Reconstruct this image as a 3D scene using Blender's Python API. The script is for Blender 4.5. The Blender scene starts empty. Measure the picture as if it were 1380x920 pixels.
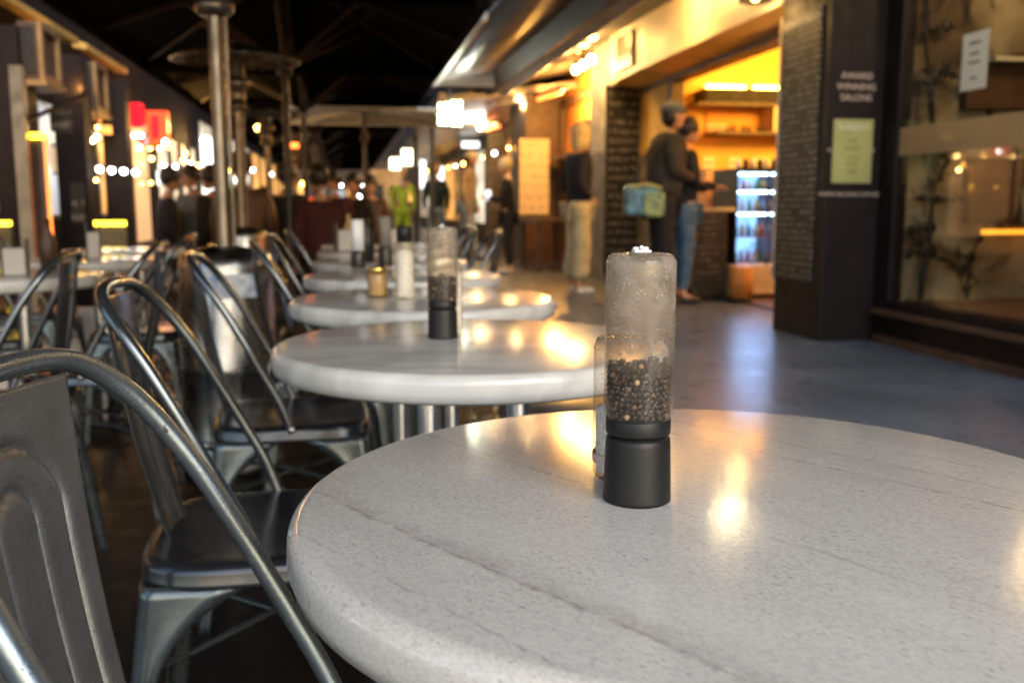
import bpy, math, random
from mathutils import Vector, Matrix
R = math.radians
random.seed(7)
# ------------------------------------------------------------------ camera, sky, exposure
sc = bpy.context.scene
COL = sc.collection
CAM_H = 0.924
cam_d = bpy.data.cameras.new('camera')
cam = bpy.data.objects.new('camera', cam_d); COL.objects.link(cam)
cam.location = (0, 0, CAM_H)
cam.rotation_euler = (R(90 - 8.13), 0, R(-10))
cam_d.lens = 1268 / 1380 * 36; cam_d.sensor_width = 36
cam_d.clip_start = 0.02; cam_d.clip_end = 500
cam_d.dof.use_dof = True; cam_d.dof.focus_distance = 0.64; cam_d.dof.aperture_fstop = 8.0
cam_d.dof.aperture_blades = 0
sc.camera = cam
w = bpy.data.worlds.new('World'); sc.world = w; w.use_nodes = True
nt = w.node_tree; bg = nt.nodes['Background']
sky = nt.nodes.new('ShaderNodeTexSky'); sky.sky_type = 'NISHITA'; sky.sun_disc = False
sky.sun_elevation = R(28); sky.sun_rotation = R(165); sky.air_density = 1.2; sky.dust_density = 1.5; sky.ozone_density = 1.2
nt.links.new(sky.outputs[0], bg.inputs[0]); bg.inputs[1].default_value = 0.13
sun_d = bpy.data.lights.new('sun', 'SUN'); sun = bpy.data.objects.new('sun', sun_d); COL.objects.link(sun)
sun_d.energy = 0.5; sun_d.angle = R(40); sun_d.color = (0.9, 0.95, 1.0)
sun.rotation_euler = (R(52), 0, R(24))
vs = sc.view_settings; vs.view_transform = 'Standard'; vs.look = 'None'; vs.gamma = 1; vs.exposure = 1.75
sc.display_settings.display_device = 'sRGB'
cy = sc.cycles
cy.use_denoising = True
try: cy.denoiser = 'OPENIMAGEDENOISE'
except Exception: pass
cy.max_bounces = 10; cy.transparent_max_bounces = 12; cy.transmission_bounces = 10
cy.glossy_bounces = 5; cy.diffuse_bounces = 4
cy.sample_clamp_indirect = 6; cy.sample_clamp_direct = 0; cy.caustics_refractive = False; cy.caustics_reflective = False

# ------------------------------------------------------------------ pixel rays -> points on real planes
_f, _p, _y = 1268.0, R(8.13), R(10)
def _ray(px, py):
    u = (px - 690) / _f; v = (py - 460) / _f
    Y = math.cos(_p) - v * math.sin(_p); Z = -math.sin(_p) - v * math.cos(_p)
    return (u * math.cos(_y) + Y * math.sin(_y), -u * math.sin(_y) + Y * math.cos(_y), Z)
def at_z(px, py, z):
    a, b, c = _ray(px, py); t = (z - CAM_H) / c; return (a * t, b * t, z)
def at_x(px, py, x):
    a, b, c = _ray(px, py); t = x / a; return (x, b * t, CAM_H + c * t)
def at_y(px, py, y):
    a, b, c = _ray(px, py); t = y / b; return (a * t, y, CAM_H + c * t)

# ------------------------------------------------------------------ materials
def nm(name):
    m = bpy.data.materials.new(name); m.use_nodes = True
    return m, m.node_tree, m.node_tree.nodes['Principled BSDF']
def col4(c): return (c[0], c[1], c[2], 1)
def pbr(name, c, rough=.5, metal=0, var=.25, scale=8, bump=0, bscale=60, rvar=.15, c2=None, coat=0, spec=.5, chips=0):
    """colour broken up by noise, roughness broken up by noise, optional fine bump"""
    m, t, b = nm(name)
    tc = t.nodes.new('ShaderNodeTexCoord')
    n = t.nodes.new('ShaderNodeTexNoise'); n.inputs['Scale'].default_value = scale; n.inputs['Detail'].default_value = 5
    t.links.new(tc.outputs['Object'], n.inputs['Vector'])
    rp = t.nodes.new('ShaderNodeValToRGB')
    lo = c2 if c2 else tuple(x * (1 - var) for x in c); hi = tuple(min(1, x * (1 + var * .6)) for x in c)
    rp.color_ramp.elements[0].position = .3; rp.color_ramp.elements[0].color = col4(lo)
    rp.color_ramp.elements[1].position = .7; rp.color_ramp.elements[1].color = col4(hi)
    t.links.new(n.outputs[0], rp.inputs[0]); t.links.new(rp.outputs[0], b.inputs['Base Color'])
    if chips:
        cn = t.nodes.new('ShaderNodeTexNoise'); cn.inputs['Scale'].default_value = 75; cn.inputs['Detail'].default_value = 3
        t.links.new(tc.outputs['Object'], cn.inputs['Vector'])
        cr = t.nodes.new('ShaderNodeMapRange'); cr.inputs['From Min'].default_value = .70; cr.inputs['From Max'].default_value = .715; cr.inputs['To Max'].default_value = .85 * chips
        t.links.new(cn.outputs[0], cr.inputs[0]); cx = t.nodes.new('ShaderNodeMix'); cx.data_type = 'RGBA'
        t.links.new(cr.outputs[0], cx.inputs[0]); t.links.new(rp.outputs[0], cx.inputs[6]); cx.inputs[7].default_value = (.03, .018, .012, 1)
        t.links.new(cx.outputs[2], b.inputs['Base Color'])
    mr = t.nodes.new('ShaderNodeMapRange'); n2 = t.nodes.new('ShaderNodeTexNoise'); n2.inputs['Scale'].default_value = scale * 3.1
    n2.inputs['Detail'].default_value = 4
    t.links.new(tc.outputs['Object'], n2.inputs['Vector'])
    mr.inputs['From Min'].default_value = .3; mr.inputs['From Max'].default_value = .7
    mr.inputs['To Min'].default_value = max(.02, rough - rvar * .5); mr.inputs['To Max'].default_value = min(1, rough + rvar * .5)
    t.links.new(n2.outputs[0], mr.inputs[0]); t.links.new(mr.outputs[0], b.inputs['Roughness'])
    b.inputs['Metallic'].default_value = metal
    b.inputs['Specular IOR Level'].default_value = spec
    b.inputs['Coat Weight'].default_value = coat
    if bump:
        bp = t.nodes.new('ShaderNodeBump'); bp.inputs['Strength'].default_value = bump; bp.inputs['Distance'].default_value = .002
        n3 = t.nodes.new('ShaderNodeTexNoise'); n3.inputs['Scale'].default_value = bscale; n3.inputs['Detail'].default_value = 6
        t.links.new(tc.outputs['Object'], n3.inputs['Vector']); t.links.new(n3.outputs[0], bp.inputs['Height'])
        t.links.new(bp.outputs[0], b.inputs['Normal'])
    return m
def emit(name, c, s, var=0, scale=6, base=None):
    m, t, b = nm(name)
    b.inputs['Base Color'].default_value = col4(base or c); b.inputs['Roughness'].default_value = .4
    b.inputs['Emission Color'].default_value = col4(c); b.inputs['Emission Strength'].default_value = s
    if var:
        tc = t.nodes.new('ShaderNodeTexCoord'); n = t.nodes.new('ShaderNodeTexVoronoi'); n.inputs['Scale'].default_value = scale
        n.distance = 'CHEBYCHEV'
        t.links.new(tc.outputs['Object'], n.inputs['Vector'])
        sp = t.nodes.new('ShaderNodeSeparateColor'); t.links.new(n.outputs['Color'], sp.inputs[0])
        mr = t.nodes.new('ShaderNodeMapRange'); mr.inputs['To Min'].default_value = s * (1 - var); mr.inputs['To Max'].default_value = s
        t.links.new(sp.outputs[0], mr.inputs[0]); t.links.new(mr.outputs[0], b.inputs['Emission Strength'])
    return m
def rim_reflect(t, ior0=.04):
    """how much a thin pane mirrors: low face-on, high at grazing, the same from both sides"""
    lw = t.nodes.new('ShaderNodeLayerWeight'); lw.inputs[0].default_value = .5
    pw = t.nodes.new('ShaderNodeMath'); pw.operation = 'POWER'; pw.inputs[1].default_value = 4.5
    t.links.new(lw.outputs['Facing'], pw.inputs[0])
    ma = t.nodes.new('ShaderNodeMath'); ma.operation = 'MULTIPLY_ADD'; ma.inputs[1].default_value = .8; ma.inputs[2].default_value = ior0
    t.links.new(pw.outputs[0], ma.inputs[0]); return ma
def glass(name, c=(1, 1, 1), rough=.05, thin=True, alpha=.25):
    """thin pane: mostly see-through with a real reflection on top"""
    m, t, b = nm(name)
    out = t.nodes['Material Output']; tr = t.nodes.new('ShaderNodeBsdfTransparent'); tr.inputs[0].default_value = col4(c)
    gl = t.nodes.new('ShaderNodeBsdfGlossy'); gl.inputs['Roughness'].default_value = rough
    fr = rim_reflect(t)
    mx = t.nodes.new('ShaderNodeMixShader')
    t.links.new(fr.outputs[0], mx.inputs[0]); t.links.new(tr.outputs[0], mx.inputs[1]); t.links.new(gl.outputs[0], mx.inputs[2])
    t.links.new(mx.outputs[0], out.inputs['Surface'])
    return m

def stone_near():
    m, t, b = nm('speckled_stone')
    L = t.links.new; N = t.nodes.new
    tc = N('ShaderNodeTexCoord')
    rot = N('ShaderNodeMapping'); rot.inputs['Rotation'].default_value = (0, 0, R(58)); L(tc.outputs['Object'], rot.inputs[0])
    def noise(sc_, det, vec, sx=1, sy=1, rough=.55):
        mp = N('ShaderNodeMapping'); mp.inputs['Scale'].default_value = (sx, sy, 1); L(vec, mp.inputs[0])
        n = N('ShaderNodeTexNoise'); n.inputs['Scale'].default_value = sc_; n.inputs['Detail'].default_value = det
        n.inputs['Roughness'].default_value = rough; L(mp.outputs[0], n.inputs['Vector']); return n
    base = noise(5, 6, rot.outputs[0], .5, 1.6)
    r1 = N('ShaderNodeValToRGB'); r1.color_ramp.elements[0].position = .3; r1.color_ramp.elements[1].position = .75
    r1.color_ramp.elements[0].color = (.43, .405, .375, 1); r1.color_ramp.elements[1].color = (.565, .54, .505, 1)
    L(base.outputs[0], r1.inputs[0])
    # fine grain
    g = noise(520, 3, rot.outputs[0], .6, 1)
    rg = N('ShaderNodeValToRGB'); rg.color_ramp.elements[0].position = .35; rg.color_ramp.elements[1].position = .6
    rg.color_ramp.elements[0].color = (.86, .86, .865, 1); rg.color_ramp.elements[1].color = (1.04, 1.04, 1.04, 1); L(g.outputs[0], rg.inputs[0])
    mA = N('ShaderNodeMix'); mA.data_type = 'RGBA'; mA.blend_type = 'MULTIPLY'; mA.inputs[0].default_value = 1
    L(r1.outputs[0], mA.inputs[6]); L(rg.outputs[0], mA.inputs[7])
    # short dark dashes
    d = noise(400, 2.5, rot.outputs[0], .42, 1.05, .6)
    rd = N('ShaderNodeValToRGB'); rd.color_ramp.elements[0].position = .60; rd.color_ramp.elements[1].position = .67
    rd.color_ramp.elements[0].color = (0, 0, 0, 1); rd.color_ramp.elements[1].color = (1, 1, 1, 1); L(d.outputs[0], rd.inputs[0])
    dm = noise(14, 4, rot.outputs[0]); rdm = N('ShaderNodeMapRange'); rdm.inputs['From Min'].default_value = .35; rdm.inputs['From Max'].default_value = .65
    rdm.inputs['To Max'].default_value = .72; rdm.inputs['To Min'].default_value = .12; L(dm.outputs[0], rdm.inputs[0])
    mu = N('ShaderNodeMath'); mu.operation = 'MULTIPLY'; L(rd.outputs[0], mu.inputs[0]); L(rdm.outputs[0], mu.inputs[1])
    mB = N('ShaderNodeMix'); mB.data_type = 'RGBA'; L(mu.outputs[0], mB.inputs[0]); L(mA.outputs[2], mB.inputs[6]); mB.inputs[7].default_value = (.20, .175, .16, 1)
    # long crumbly veins: narrow bands of a warped coordinate
    sep = N('ShaderNodeSeparateXYZ'); L(rot.outputs[0], sep.inputs[0])
    wob = noise(3.2, 5, rot.outputs[0], 1, .4, .6); wf = noise(45, 4, rot.outputs[0], 1, 1, .7)
    def vein(y0, width, amp, strength, prev):
        a = N('ShaderNodeMath'); a.operation = 'MULTIPLY_ADD'; L(wob.outputs[0], a.inputs[0]); a.inputs[1].default_value = amp; L(sep.outputs[1], a.inputs[2])
        a2 = N('ShaderNodeMath'); a2.operation = 'MULTIPLY_ADD'; L(wf.outputs[0], a2.inputs[0]); a2.inputs[1].default_value = .010; L(a.outputs[0], a2.inputs[2])
        s = N('ShaderNodeMath'); s.operation = 'SUBTRACT'; L(a2.outputs[0], s.inputs[0]); s.inputs[1].default_value = y0 + amp * .5 + .007
        ab = N('ShaderNodeMath'); ab.operation = 'ABSOLUTE'; L(s.outputs[0], ab.inputs[0])
        mr = N('ShaderNodeMapRange'); mr.inputs['From Max'].default_value = width; mr.inputs['To Min'].default_value = strength; mr.inputs['To Max'].default_value = 0
        L(ab.outputs[0], mr.inputs[0])
        br = N('ShaderNodeMapRange'); br.inputs['From Min'].default_value = .38; br.inputs['From Max'].default_value = .6; L(wf.outputs[0], br.inputs[0])
        k = N('ShaderNodeMath'); k.operation = 'MULTIPLY'; L(mr.outputs[0], k.inputs[0]); L(br.outputs[0], k.inputs[1])
        mx = N('ShaderNodeMix'); mx.data_type = 'RGBA'; L(k.outputs[0], mx.inputs[0]); L(prev, mx.inputs[6]); mx.inputs[7].default_value = (.12, .095, .08, 1)
        return mx.outputs[2]
    o = vein(-.212, .0032, .03, .5, mB.outputs[2])
    o = vein(-.205, .012, .04, .26, o)
    o = vein(.122, .002, .02, .6, o)
    o = vein(.165, .003, .03, .35, o)
    o = vein(-.05, .003, .05, .28, o)
    o = vein(-.265, .002, .02, .4, o)
    o = vein(.21, .002, .03, .4, o)
    L(o, b.inputs['Base Color'])
    rn = noise(9, 5, tc.outputs['Object']); rr = N('ShaderNodeMapRange'); rr.inputs['From Min'].default_value = .3; rr.inputs['From Max'].default_value = .7
    rr.inputs['To Min'].default_value = .11; rr.inputs['To Max'].default_value = .20; L(rn.outputs[0], rr.inputs[0]); L(rr.outputs[0], b.inputs['Roughness'])
    bn = noise(150, 4, tc.outputs['Object']); bp = N('ShaderNodeBump'); bp.inputs['Strength'].default_value = .30; bp.inputs['Distance'].default_value = .0005
    L(bn.outputs[0], bp.inputs['Height']); L(bp.outputs[0], b.inputs['Normal'])
    b.inputs['Specular IOR Level'].default_value = .5
    return m
def marble():
    m, t, b = nm('grey_white_marble')
    L = t.links.new; N = t.nodes.new
    tc = N('ShaderNodeTexCoord'); mp = N('ShaderNodeMapping'); mp.inputs['Rotation'].default_value = (0, 0, R(-25)); mp.inputs['Scale'].default_value = (.7, 2.2, 1)
    L(tc.outputs['Object'], mp.inputs[0])
    n = N('ShaderNodeTexNoise'); n.inputs['Scale'].default_value = 6; n.inputs['Detail'].default_value = 7; n.inputs['Distortion'].default_value = 1.2
    L(mp.outputs[0], n.inputs['Vector'])
    r = N('ShaderNodeValToRGB'); e = r.color_ramp.elements; e[0].position = .3; e[0].color = (.40, .39, .37, 1); e[1].position = .62; e[1].color = (.57, .56, .53, 1)
    k = e.new(.46); k.color = (.50, .49, .47, 1)
    L(n.outputs[0], r.inputs[0]); L(r.outputs[0], b.inputs['Base Color'])
    b.inputs['Roughness'].default_value = .16
    return m
def jar_glass():
    m, t, b = nm('dusty_jar_glass')
    L = t.links.new; N = t.nodes.new; out = t.nodes['Material Output']
    trn = N('ShaderNodeBsdfTransparent'); trn.inputs[0].default_value = (.94, .90, .85, 1)
    glo = N('ShaderNodeBsdfGlossy'); glo.inputs['Roughness'].default_value = .07
    lwt = rim_reflect(t, .03)
    gmx = N('ShaderNodeMixShader'); L(lwt.outputs[0], gmx.inputs[0]); L(trn.outputs[0], gmx.inputs[1]); L(glo.outputs[0], gmx.inputs[2])
    df = N('ShaderNodeBsdfDiffuse'); df.inputs[0].default_value = (.56, .50, .43, 1)
    tl = N('ShaderNodeBsdfTranslucent'); tl.inputs[0].default_value = (.60, .54, .46, 1)
    m1 = N('ShaderNodeMixShader'); m1.inputs[0].default_value = .5; L(df.outputs[0], m1.inputs[1]); L(tl.outputs[0], m1.inputs[2])
    tc = N('ShaderNodeTexCoord'); sp = N('ShaderNodeSeparateXYZ'); L(tc.outputs['Object'], sp.inputs[0])
    mr = N('ShaderNodeMapRange'); mr.inputs['From Min'].default_value = .085; mr.inputs['From Max'].default_value = .15
    mr.inputs['To Min'].default_value = .03; mr.inputs['To Max'].default_value = .36; L(sp.outputs[2], mr.inputs[0])
    n = N('ShaderNodeTexNoise'); n.inputs['Scale'].default_value = 70; n.inputs['Detail'].default_value = 6; L(tc.outputs['Object'], n.inputs['Vector'])
    nr = N('ShaderNodeMapRange'); nr.inputs['From Min'].default_value = .3; nr.inputs['From Max'].default_value = .7; nr.inputs['To Min'].default_value = .4; nr.inputs['To Max'].default_value = 1.4
    L(n.outputs[0], nr.inputs[0])
    mu = N('ShaderNodeMath'); mu.operation = 'MULTIPLY'; L(mr.outputs[0], mu.inputs[0]); L(nr.outputs[0], mu.inputs[1]); mu.use_clamp = True
    # stuck grains and droplets
    v = N('ShaderNodeTexVoronoi'); v.inputs['Scale'].default_value = 330; L(tc.outputs['Object'], v.inputs['Vector'])
    lt = N('ShaderNodeMath'); lt.operation = 'LESS_THAN'; lt.inputs[1].default_value = .23; L(v.outputs['Distance'], lt.inputs[0])
    n4 = N('ShaderNodeTexNoise'); n4.inputs['Scale'].default_value = 45; L(tc.outputs['Object'], n4.inputs['Vector'])
    gt = N('ShaderNodeMath'); gt.operation = 'GREATER_THAN'; gt.inputs[1].default_value = .54; L(n4.outputs[0], gt.inputs[0])
    s2 = N('ShaderNodeMath'); s2.operation = 'MULTIPLY'; L(lt.outputs[0], s2.inputs[0]); L(gt.outputs[0], s2.inputs[1])
    s3 = N('ShaderNodeMath'); s3.operation = 'MULTIPLY_ADD'; s3.inputs[1].default_value = .45; L(s2.outputs[0], s3.inputs[0]); L(mu.outputs[0], s3.inputs[2]); s3.use_clamp = True
    mx = N('ShaderNodeMixShader'); L(s3.outputs[0], mx.inputs[0]); L(gmx.outputs[0], mx.inputs[1]); L(m1.outputs[0], mx.inputs[2])
    L(mx.outputs[0], out.inputs['Surface'])
    bp = N('ShaderNodeBump'); bp.inputs['Strength'].default_value = .5; bp.inputs['Distance'].default_value = .0008; L(n.outputs[0], bp.inputs['Height'])
    bp2 = N('ShaderNodeBump'); bp2.inputs['Strength'].default_value = .6; bp2.inputs['Distance'].default_value = .0008; L(s2.outputs[0], bp2.inputs['Height']); L(bp.outputs[0], bp2.inputs['Normal'])
    L(bp2.outputs[0], glo.inputs['Normal']); L(bp2.outputs[0], df.inputs['Normal'])
    return m
def pepper_mat():
    m, t, b = nm('peppercorn'); L = t.links.new; N = t.nodes.new
    g = N('ShaderNodeNewGeometry'); r = N('ShaderNodeValToRGB'); e = r.color_ramp.elements
    e[0].position = 0; e[0].color = (.010, .006, .004, 1); e[1].position = 1; e[1].color = (.55, .40, .24, 1)
    for p_, c in ((.5, (.022, .013, .009)), (.8, (.05, .03, .02)), (.93, (.10, .06, .035)), (.965, (.26, .165, .09))):
        k = e.new(p_); k.color = col4(c)
    L(g.outputs['Random Per Island'], r.inputs[0])
    L(r.outputs[0], b.inputs['Base Color']); b.inputs['Roughness'].default_value = .45
    tc = N('ShaderNodeTexCoord'); n = N('ShaderNodeTexNoise'); n.inputs['Scale'].default_value = 900; L(tc.outputs['Object'], n.inputs['Vector'])
    bp = N('ShaderNodeBump'); bp.inputs['Strength'].default_value = .7; bp.inputs['Distance'].default_value = .0006; L(n.outputs[0], bp.inputs['Height']); L(bp.outputs[0], b.inputs['Normal'])
    return m
def chalk(name, rows=22, cell=90, axis='xz', bg_c=(.022, .018, .016), ink=(.42, .36, .31), thr=.47, blank=.42):
    """chalk handwriting on a dark board: rows of broken small strokes. u across the board, v up"""
    m, t, b = nm(name); L = t.links.new; N = t.nodes.new
    tc = N('ShaderNodeTexCoord'); sp = N('ShaderNodeSeparateXYZ'); L(tc.outputs['Object'], sp.inputs[0])
    u = sp.outputs[0] if axis[0] == 'x' else sp.outputs[1]; v = sp.outputs[2]
    wn = N('ShaderNodeTexNoise'); wn.inputs['Scale'].default_value = 4.5; wn.inputs['Detail'].default_value = 2; L(tc.outputs['Object'], wn.inputs['Vector'])
    wv = N('ShaderNodeMath'); wv.operation = 'MULTIPLY_ADD'; wv.inputs[1].default_value = .45 / rows; L(wn.outputs[0], wv.inputs[0]); L(v, wv.inputs[2]); v = wv.outputs[0]
    vm = N('ShaderNodeMath'); vm.operation = 'MULTIPLY'; vm.inputs[1].default_value = rows; L(v, vm.inputs[0])
    fr = N('ShaderNodeMath'); fr.operation = 'FRACT'; L(vm.outputs[0], fr.inputs[0])
    fl = N('ShaderNodeMath'); fl.operation = 'FLOOR'; L(vm.outputs[0], fl.inputs[0])
    a = N('ShaderNodeMath'); a.operation = 'GREATER_THAN'; a.inputs[1].default_value = .5; L(fr.outputs[0], a.inputs[0])
    cmb = N('ShaderNodeCombineXYZ'); L(u, cmb.inputs[0]); L(v, cmb.inputs[1])
    n = N('ShaderNodeTexNoise'); n.inputs['Scale'].default_value = cell; n.inputs['Detail'].default_value = 3; L(cmb.outputs[0], n.inputs['Vector'])
    g = N('ShaderNodeMath'); g.operation = 'GREATER_THAN'; g.inputs[1].default_value = thr; L(n.outputs[0], g.inputs[0])
    cw = N('ShaderNodeCombineXYZ'); L(u, cw.inputs[0]); L(fl.outputs[0], cw.inputs[1])
    n2 = N('ShaderNodeTexNoise'); n2.inputs['Scale'].default_value = 5.3; n2.inputs['Detail'].default_value = 1; L(cw.outputs[0], n2.inputs['Vector'])
    g2 = N('ShaderNodeMath'); g2.operation = 'GREATER_THAN'; g2.inputs[1].default_value = blank; L(n2.outputs[0], g2.inputs[0])
    n5 = N('ShaderNodeTexNoise'); n5.inputs['Scale'].default_value = 21; n5.inputs['Detail'].default_value = 1; L(cw.outputs[0], n5.inputs['Vector'])
    g5 = N('ShaderNodeMath'); g5.operation = 'GREATER_THAN'; g5.inputs[1].default_value = .46; L(n5.outputs[0], g5.inputs[0])
    x0 = N('ShaderNodeMath'); x0.operation = 'MULTIPLY'; L(a.outputs[0], x0.inputs[0]); L(g5.outputs[0], x0.inputs[1])
    x1 = N('ShaderNodeMath'); x1.operation = 'MULTIPLY'; L(x0.outputs[0], x1.inputs[0]); L(g.outputs[0], x1.inputs[1])
    x2 = N('ShaderNodeMath'); x2.operation = 'MULTIPLY'; L(x1.outputs[0], x2.inputs[0]); L(g2.outputs[0], x2.inputs[1])
    mx = N('ShaderNodeMix'); mx.data_type = 'RGBA'; mx.inputs[6].default_value = col4(bg_c); mx.inputs[7].default_value = col4(ink)
    L(x2.outputs[0], mx.inputs[0]); L(mx.outputs[2], b.inputs['Base Color']); b.inputs['Roughness'].default_value = .6
    return m
def peeled_wall():
    m, t, b = nm('stained_plaster'); L = t.links.new; N = t.nodes.new
    tc = N('ShaderNodeTexCoord')
    n = N('ShaderNodeTexNoise'); n.inputs['Scale'].default_value = 2.2; n.inputs['Detail'].default_value = 8; n.inputs['Distortion'].default_value = .6; L(tc.outputs['Object'], n.inputs['Vector'])
    r = N('ShaderNodeValToRGB'); e = r.color_ramp.elements; e[0].position = .36; e[0].color = (.10, .07, .04, 1); e[1].position = .62; e[1].color = (.43, .38, .28, 1)
    k = e.new(.47); k.color = (.27, .23, .155, 1); L(n.outputs[0], r.inputs[0])
    mp = N('ShaderNodeMapping'); mp.inputs['Scale'].default_value = (1, 1.5, .45); L(tc.outputs['Object'], mp.inputs[0])
    v = N('ShaderNodeTexNoise'); v.inputs['Scale'].default_value = 2.8; v.inputs['Detail'].default_value = 3; v.inputs['Distortion'].default_value = 1.5; L(mp.outputs[0], v.inputs['Vector'])
    v.inputs['Detail'].default_value = 7; v.inputs['Distortion'].default_value = .5
    s = N('ShaderNodeMath'); s.operation = 'SUBTRACT'; s.inputs[1].default_value = .5; L(v.outputs[0], s.inputs[0])
    ab = N('ShaderNodeMath'); ab.operation = 'ABSOLUTE'; L(s.outputs[0], ab.inputs[0])
    mk = N('ShaderNodeTexNoise'); mk.inputs['Scale'].default_value = 3.5; mk.inputs['Detail'].default_value = 5; L(tc.outputs['Object'], mk.inputs['Vector'])
    ad = N('ShaderNodeMapRange'); ad.inputs['From Min'].default_value = .42; ad.inputs['From Max'].default_value = .62; ad.inputs['To Min'].default_value = .06; ad.inputs['To Max'].default_value = -.03; L(mk.outputs[0], ad.inputs[0])
    sm = N('ShaderNodeMath'); sm.operation = 'ADD'; L(ab.outputs[0], sm.inputs[0]); L(ad.outputs[0], sm.inputs[1])
    mr = N('ShaderNodeMapRange'); mr.inputs['From Min'].default_value = -.01; mr.inputs['From Max'].default_value = .04; L(sm.outputs[0], mr.inputs[0])
    mx = N('ShaderNodeMix'); mx.data_type = 'RGBA'; mx.inputs[6].default_value = (.02, .015, .015, 1); L(mr.outputs[0], mx.inputs[0]); L(r.outputs[0], mx.inputs[7])
    L(mx.outputs[2], b.inputs['Base Color']); b.inputs['Roughness'].default_value = .8
    return m

M = {}
M['stone'] = stone_near(); M['marble'] = marble(); M['jar'] = jar_glass(); M['pepper'] = pepper_mat()
M['black_plastic'] = pbr('black_plastic', (.010, .010, .010), .42, bump=.1, bscale=900, var=.1, scale=60, spec=.28)
M['salt'] = pbr('salt', (.78, .76, .72), .8, bump=.6, bscale=700, scale=200)
M['pink'] = pbr('pink_label', (.6, .42, .38), .5)
M['white_scrap'] = pbr('white_scrap', (.8, .8, .82), .5)
M['gold'] = pbr('gold_lid', (.75, .5, .15), .25, metal=1)
M['spice'] = pbr('spice', (.42, .27, .10), .8)
M['gun'] = pbr('gunmetal_paint', (.16, .19, .21), .28, metal=.75, var=.15, scale=14, bump=.10, bscale=260, rvar=.14, chips=1)
M['gun_dark'] = pbr('dark_gunmetal', (.13, .145, .16), .20, metal=.85, var=.15, scale=10, bump=.08, bscale=120, rvar=.10)
M['gun_black'] = pbr('blackened_seat_steel', (.05, .055, .065), .20, metal=.7, var=.2, scale=8)
M['gun_mid'] = pbr('mid_gunmetal', (.11, .13, .14), .28, metal=.75, var=.2, scale=9)
M['panel_grey'] = pbr('panel_grey_metal', (.175, .178, .18), .30, metal=.7, var=.15, scale=20, bump=.12, bscale=320, rvar=.12)
M['chrome'] = pbr('brushed_steel', (.55, .53, .5), .22, metal=1, var=.2, scale=6)
M['steel'] = pbr('stainless_steel', (.30, .30, .30), .28, metal=1, var=.3, scale=5, rvar=.2)
M['steel_worn'] = pbr('worn_steel', (.20, .165, .13), .36, metal=.85, var=.3, scale=7)
M['dark_metal'] = pbr('dark_metal', (.03, .028, .028), .4, metal=.5)
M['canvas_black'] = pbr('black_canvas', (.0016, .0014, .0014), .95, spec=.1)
M['rib_wood'] = pbr('rib_redwood', (.028, .009, .006), .6)
M['canvas_white'] = pbr('white_canvas', (.72, .76, .74), .8)
M['asphalt'] = pbr('shade_dark_asphalt', (.007, .005, .005), .5, var=.4, scale=3, bump=.5, bscale=120, rvar=.25, spec=.28)  # asphalt with the shade under the tables put into its colour
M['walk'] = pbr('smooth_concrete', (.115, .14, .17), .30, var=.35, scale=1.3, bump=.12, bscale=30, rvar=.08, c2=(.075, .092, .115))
M['pillar_paint'] = pbr('dark_brown_paint', (.012, .007, .008), .55, var=.35, scale=5, bump=.3, bscale=80, spec=.22)
M['chalk_near'] = chalk('chalk_menu_near', 22, 110, 'yz', bg_c=(.024, .020, .017), ink=(.55, .50, .43), thr=.55, blank=.38)
M['chalk_far'] = chalk('chalk_menu_far', 9, 90, 'xz', bg_c=(.008, .007, .006), blank=.36, ink=(.50, .44, .38), thr=.55)
M['chalk_low'] = chalk('chalk_counter', 16, 60, 'xz', bg_c=(.010, .009, .008), blank=.47, ink=(.16, .14, .13), thr=.54)
M['chalk_brown'] = chalk('printed_poster', 6, 34, 'xz', bg_c=(.78, .64, .44), ink=(.22, .14, .08), thr=.56, blank=.4)
M['plaster'] = peeled_wall()
M['white_paint'] = pbr('cream_white_paint', (.78, .66, .50), .5, var=.18, scale=1.2, c2=(.66, .53, .38))
M['yellow_wall'] = pbr('yellow_plaster', (.72, .44, .10), .7, var=.25, scale=2)
M['orange_wall'] = pbr('orange_plaster', (.72, .30, .06), .7, var=.3, scale=2)
M['brown'] = pbr('brown_timber', (.09, .045, .025), .5, var=.4, scale=6)
M['facade_dark'] = pbr('dark_red_brown_facade', (.016, .008, .007), .8, var=.4, scale=3, spec=.15)
M['grey_stone'] = pbr('grey_stone', (.24, .21, .18), .8, var=.45, scale=7, bump=.8, bscale=14)
M['pale_stone'] = pbr('pale_stone', (.52, .45, .36), .8, var=.45, scale=4, bump=.6, bscale=14)
M['awning_grey'] = pbr('grey_awning_steel', (.42, .40, .37), .35, metal=.35, var=.25, scale=2)
M['awning_dark'] = pbr('dark_bulkhead', (.10, .085, .07), .6)
M['cream_panel'] = pbr('cream_panel', (.62, .50, .34), .5)
M['ac_frame'] = pbr('ochre_frame', (.38, .22, .08), .5)
M['skin'] = pbr('skin', (.52, .28, .18), .5, var=.12)
M['hair_blonde'] = pbr('blonde_hair', (.72, .52, .24), .45, var=.4, scale=40, bump=.6, bscale=80)
M['hair_dark'] = pbr('dark_hair', (.02, .013, .01), .5, var=.4, scale=40, bump=.6, bscale=80)
M['navy'] = pbr('navy_knit', (.014, .012, .020), .9, var=.4, scale=20, bump=.6, bscale=60)
M['cream_cloth'] = pbr('cream_trousers', (.50, .43, .27), .85, var=.3, scale=9, bump=.6, bscale=18)
M['jean'] = pbr('blue_denim', (.07, .14, .24), .85, var=.4, scale=12, bump=.5, bscale=30)
M['pale_jean'] = pbr('pale_denim', (.32, .42, .52), .85, var=.3, scale=12)
M['olive'] = pbr('dark_olive_jacket', (.035, .028, .020), .8, var=.5, scale=9, bump=.7, bscale=18)
M['black_cloth'] = pbr('black_cloth', (.010, .009, .012), .85, var=.4, scale=12, bump=.5, bscale=22)
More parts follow.
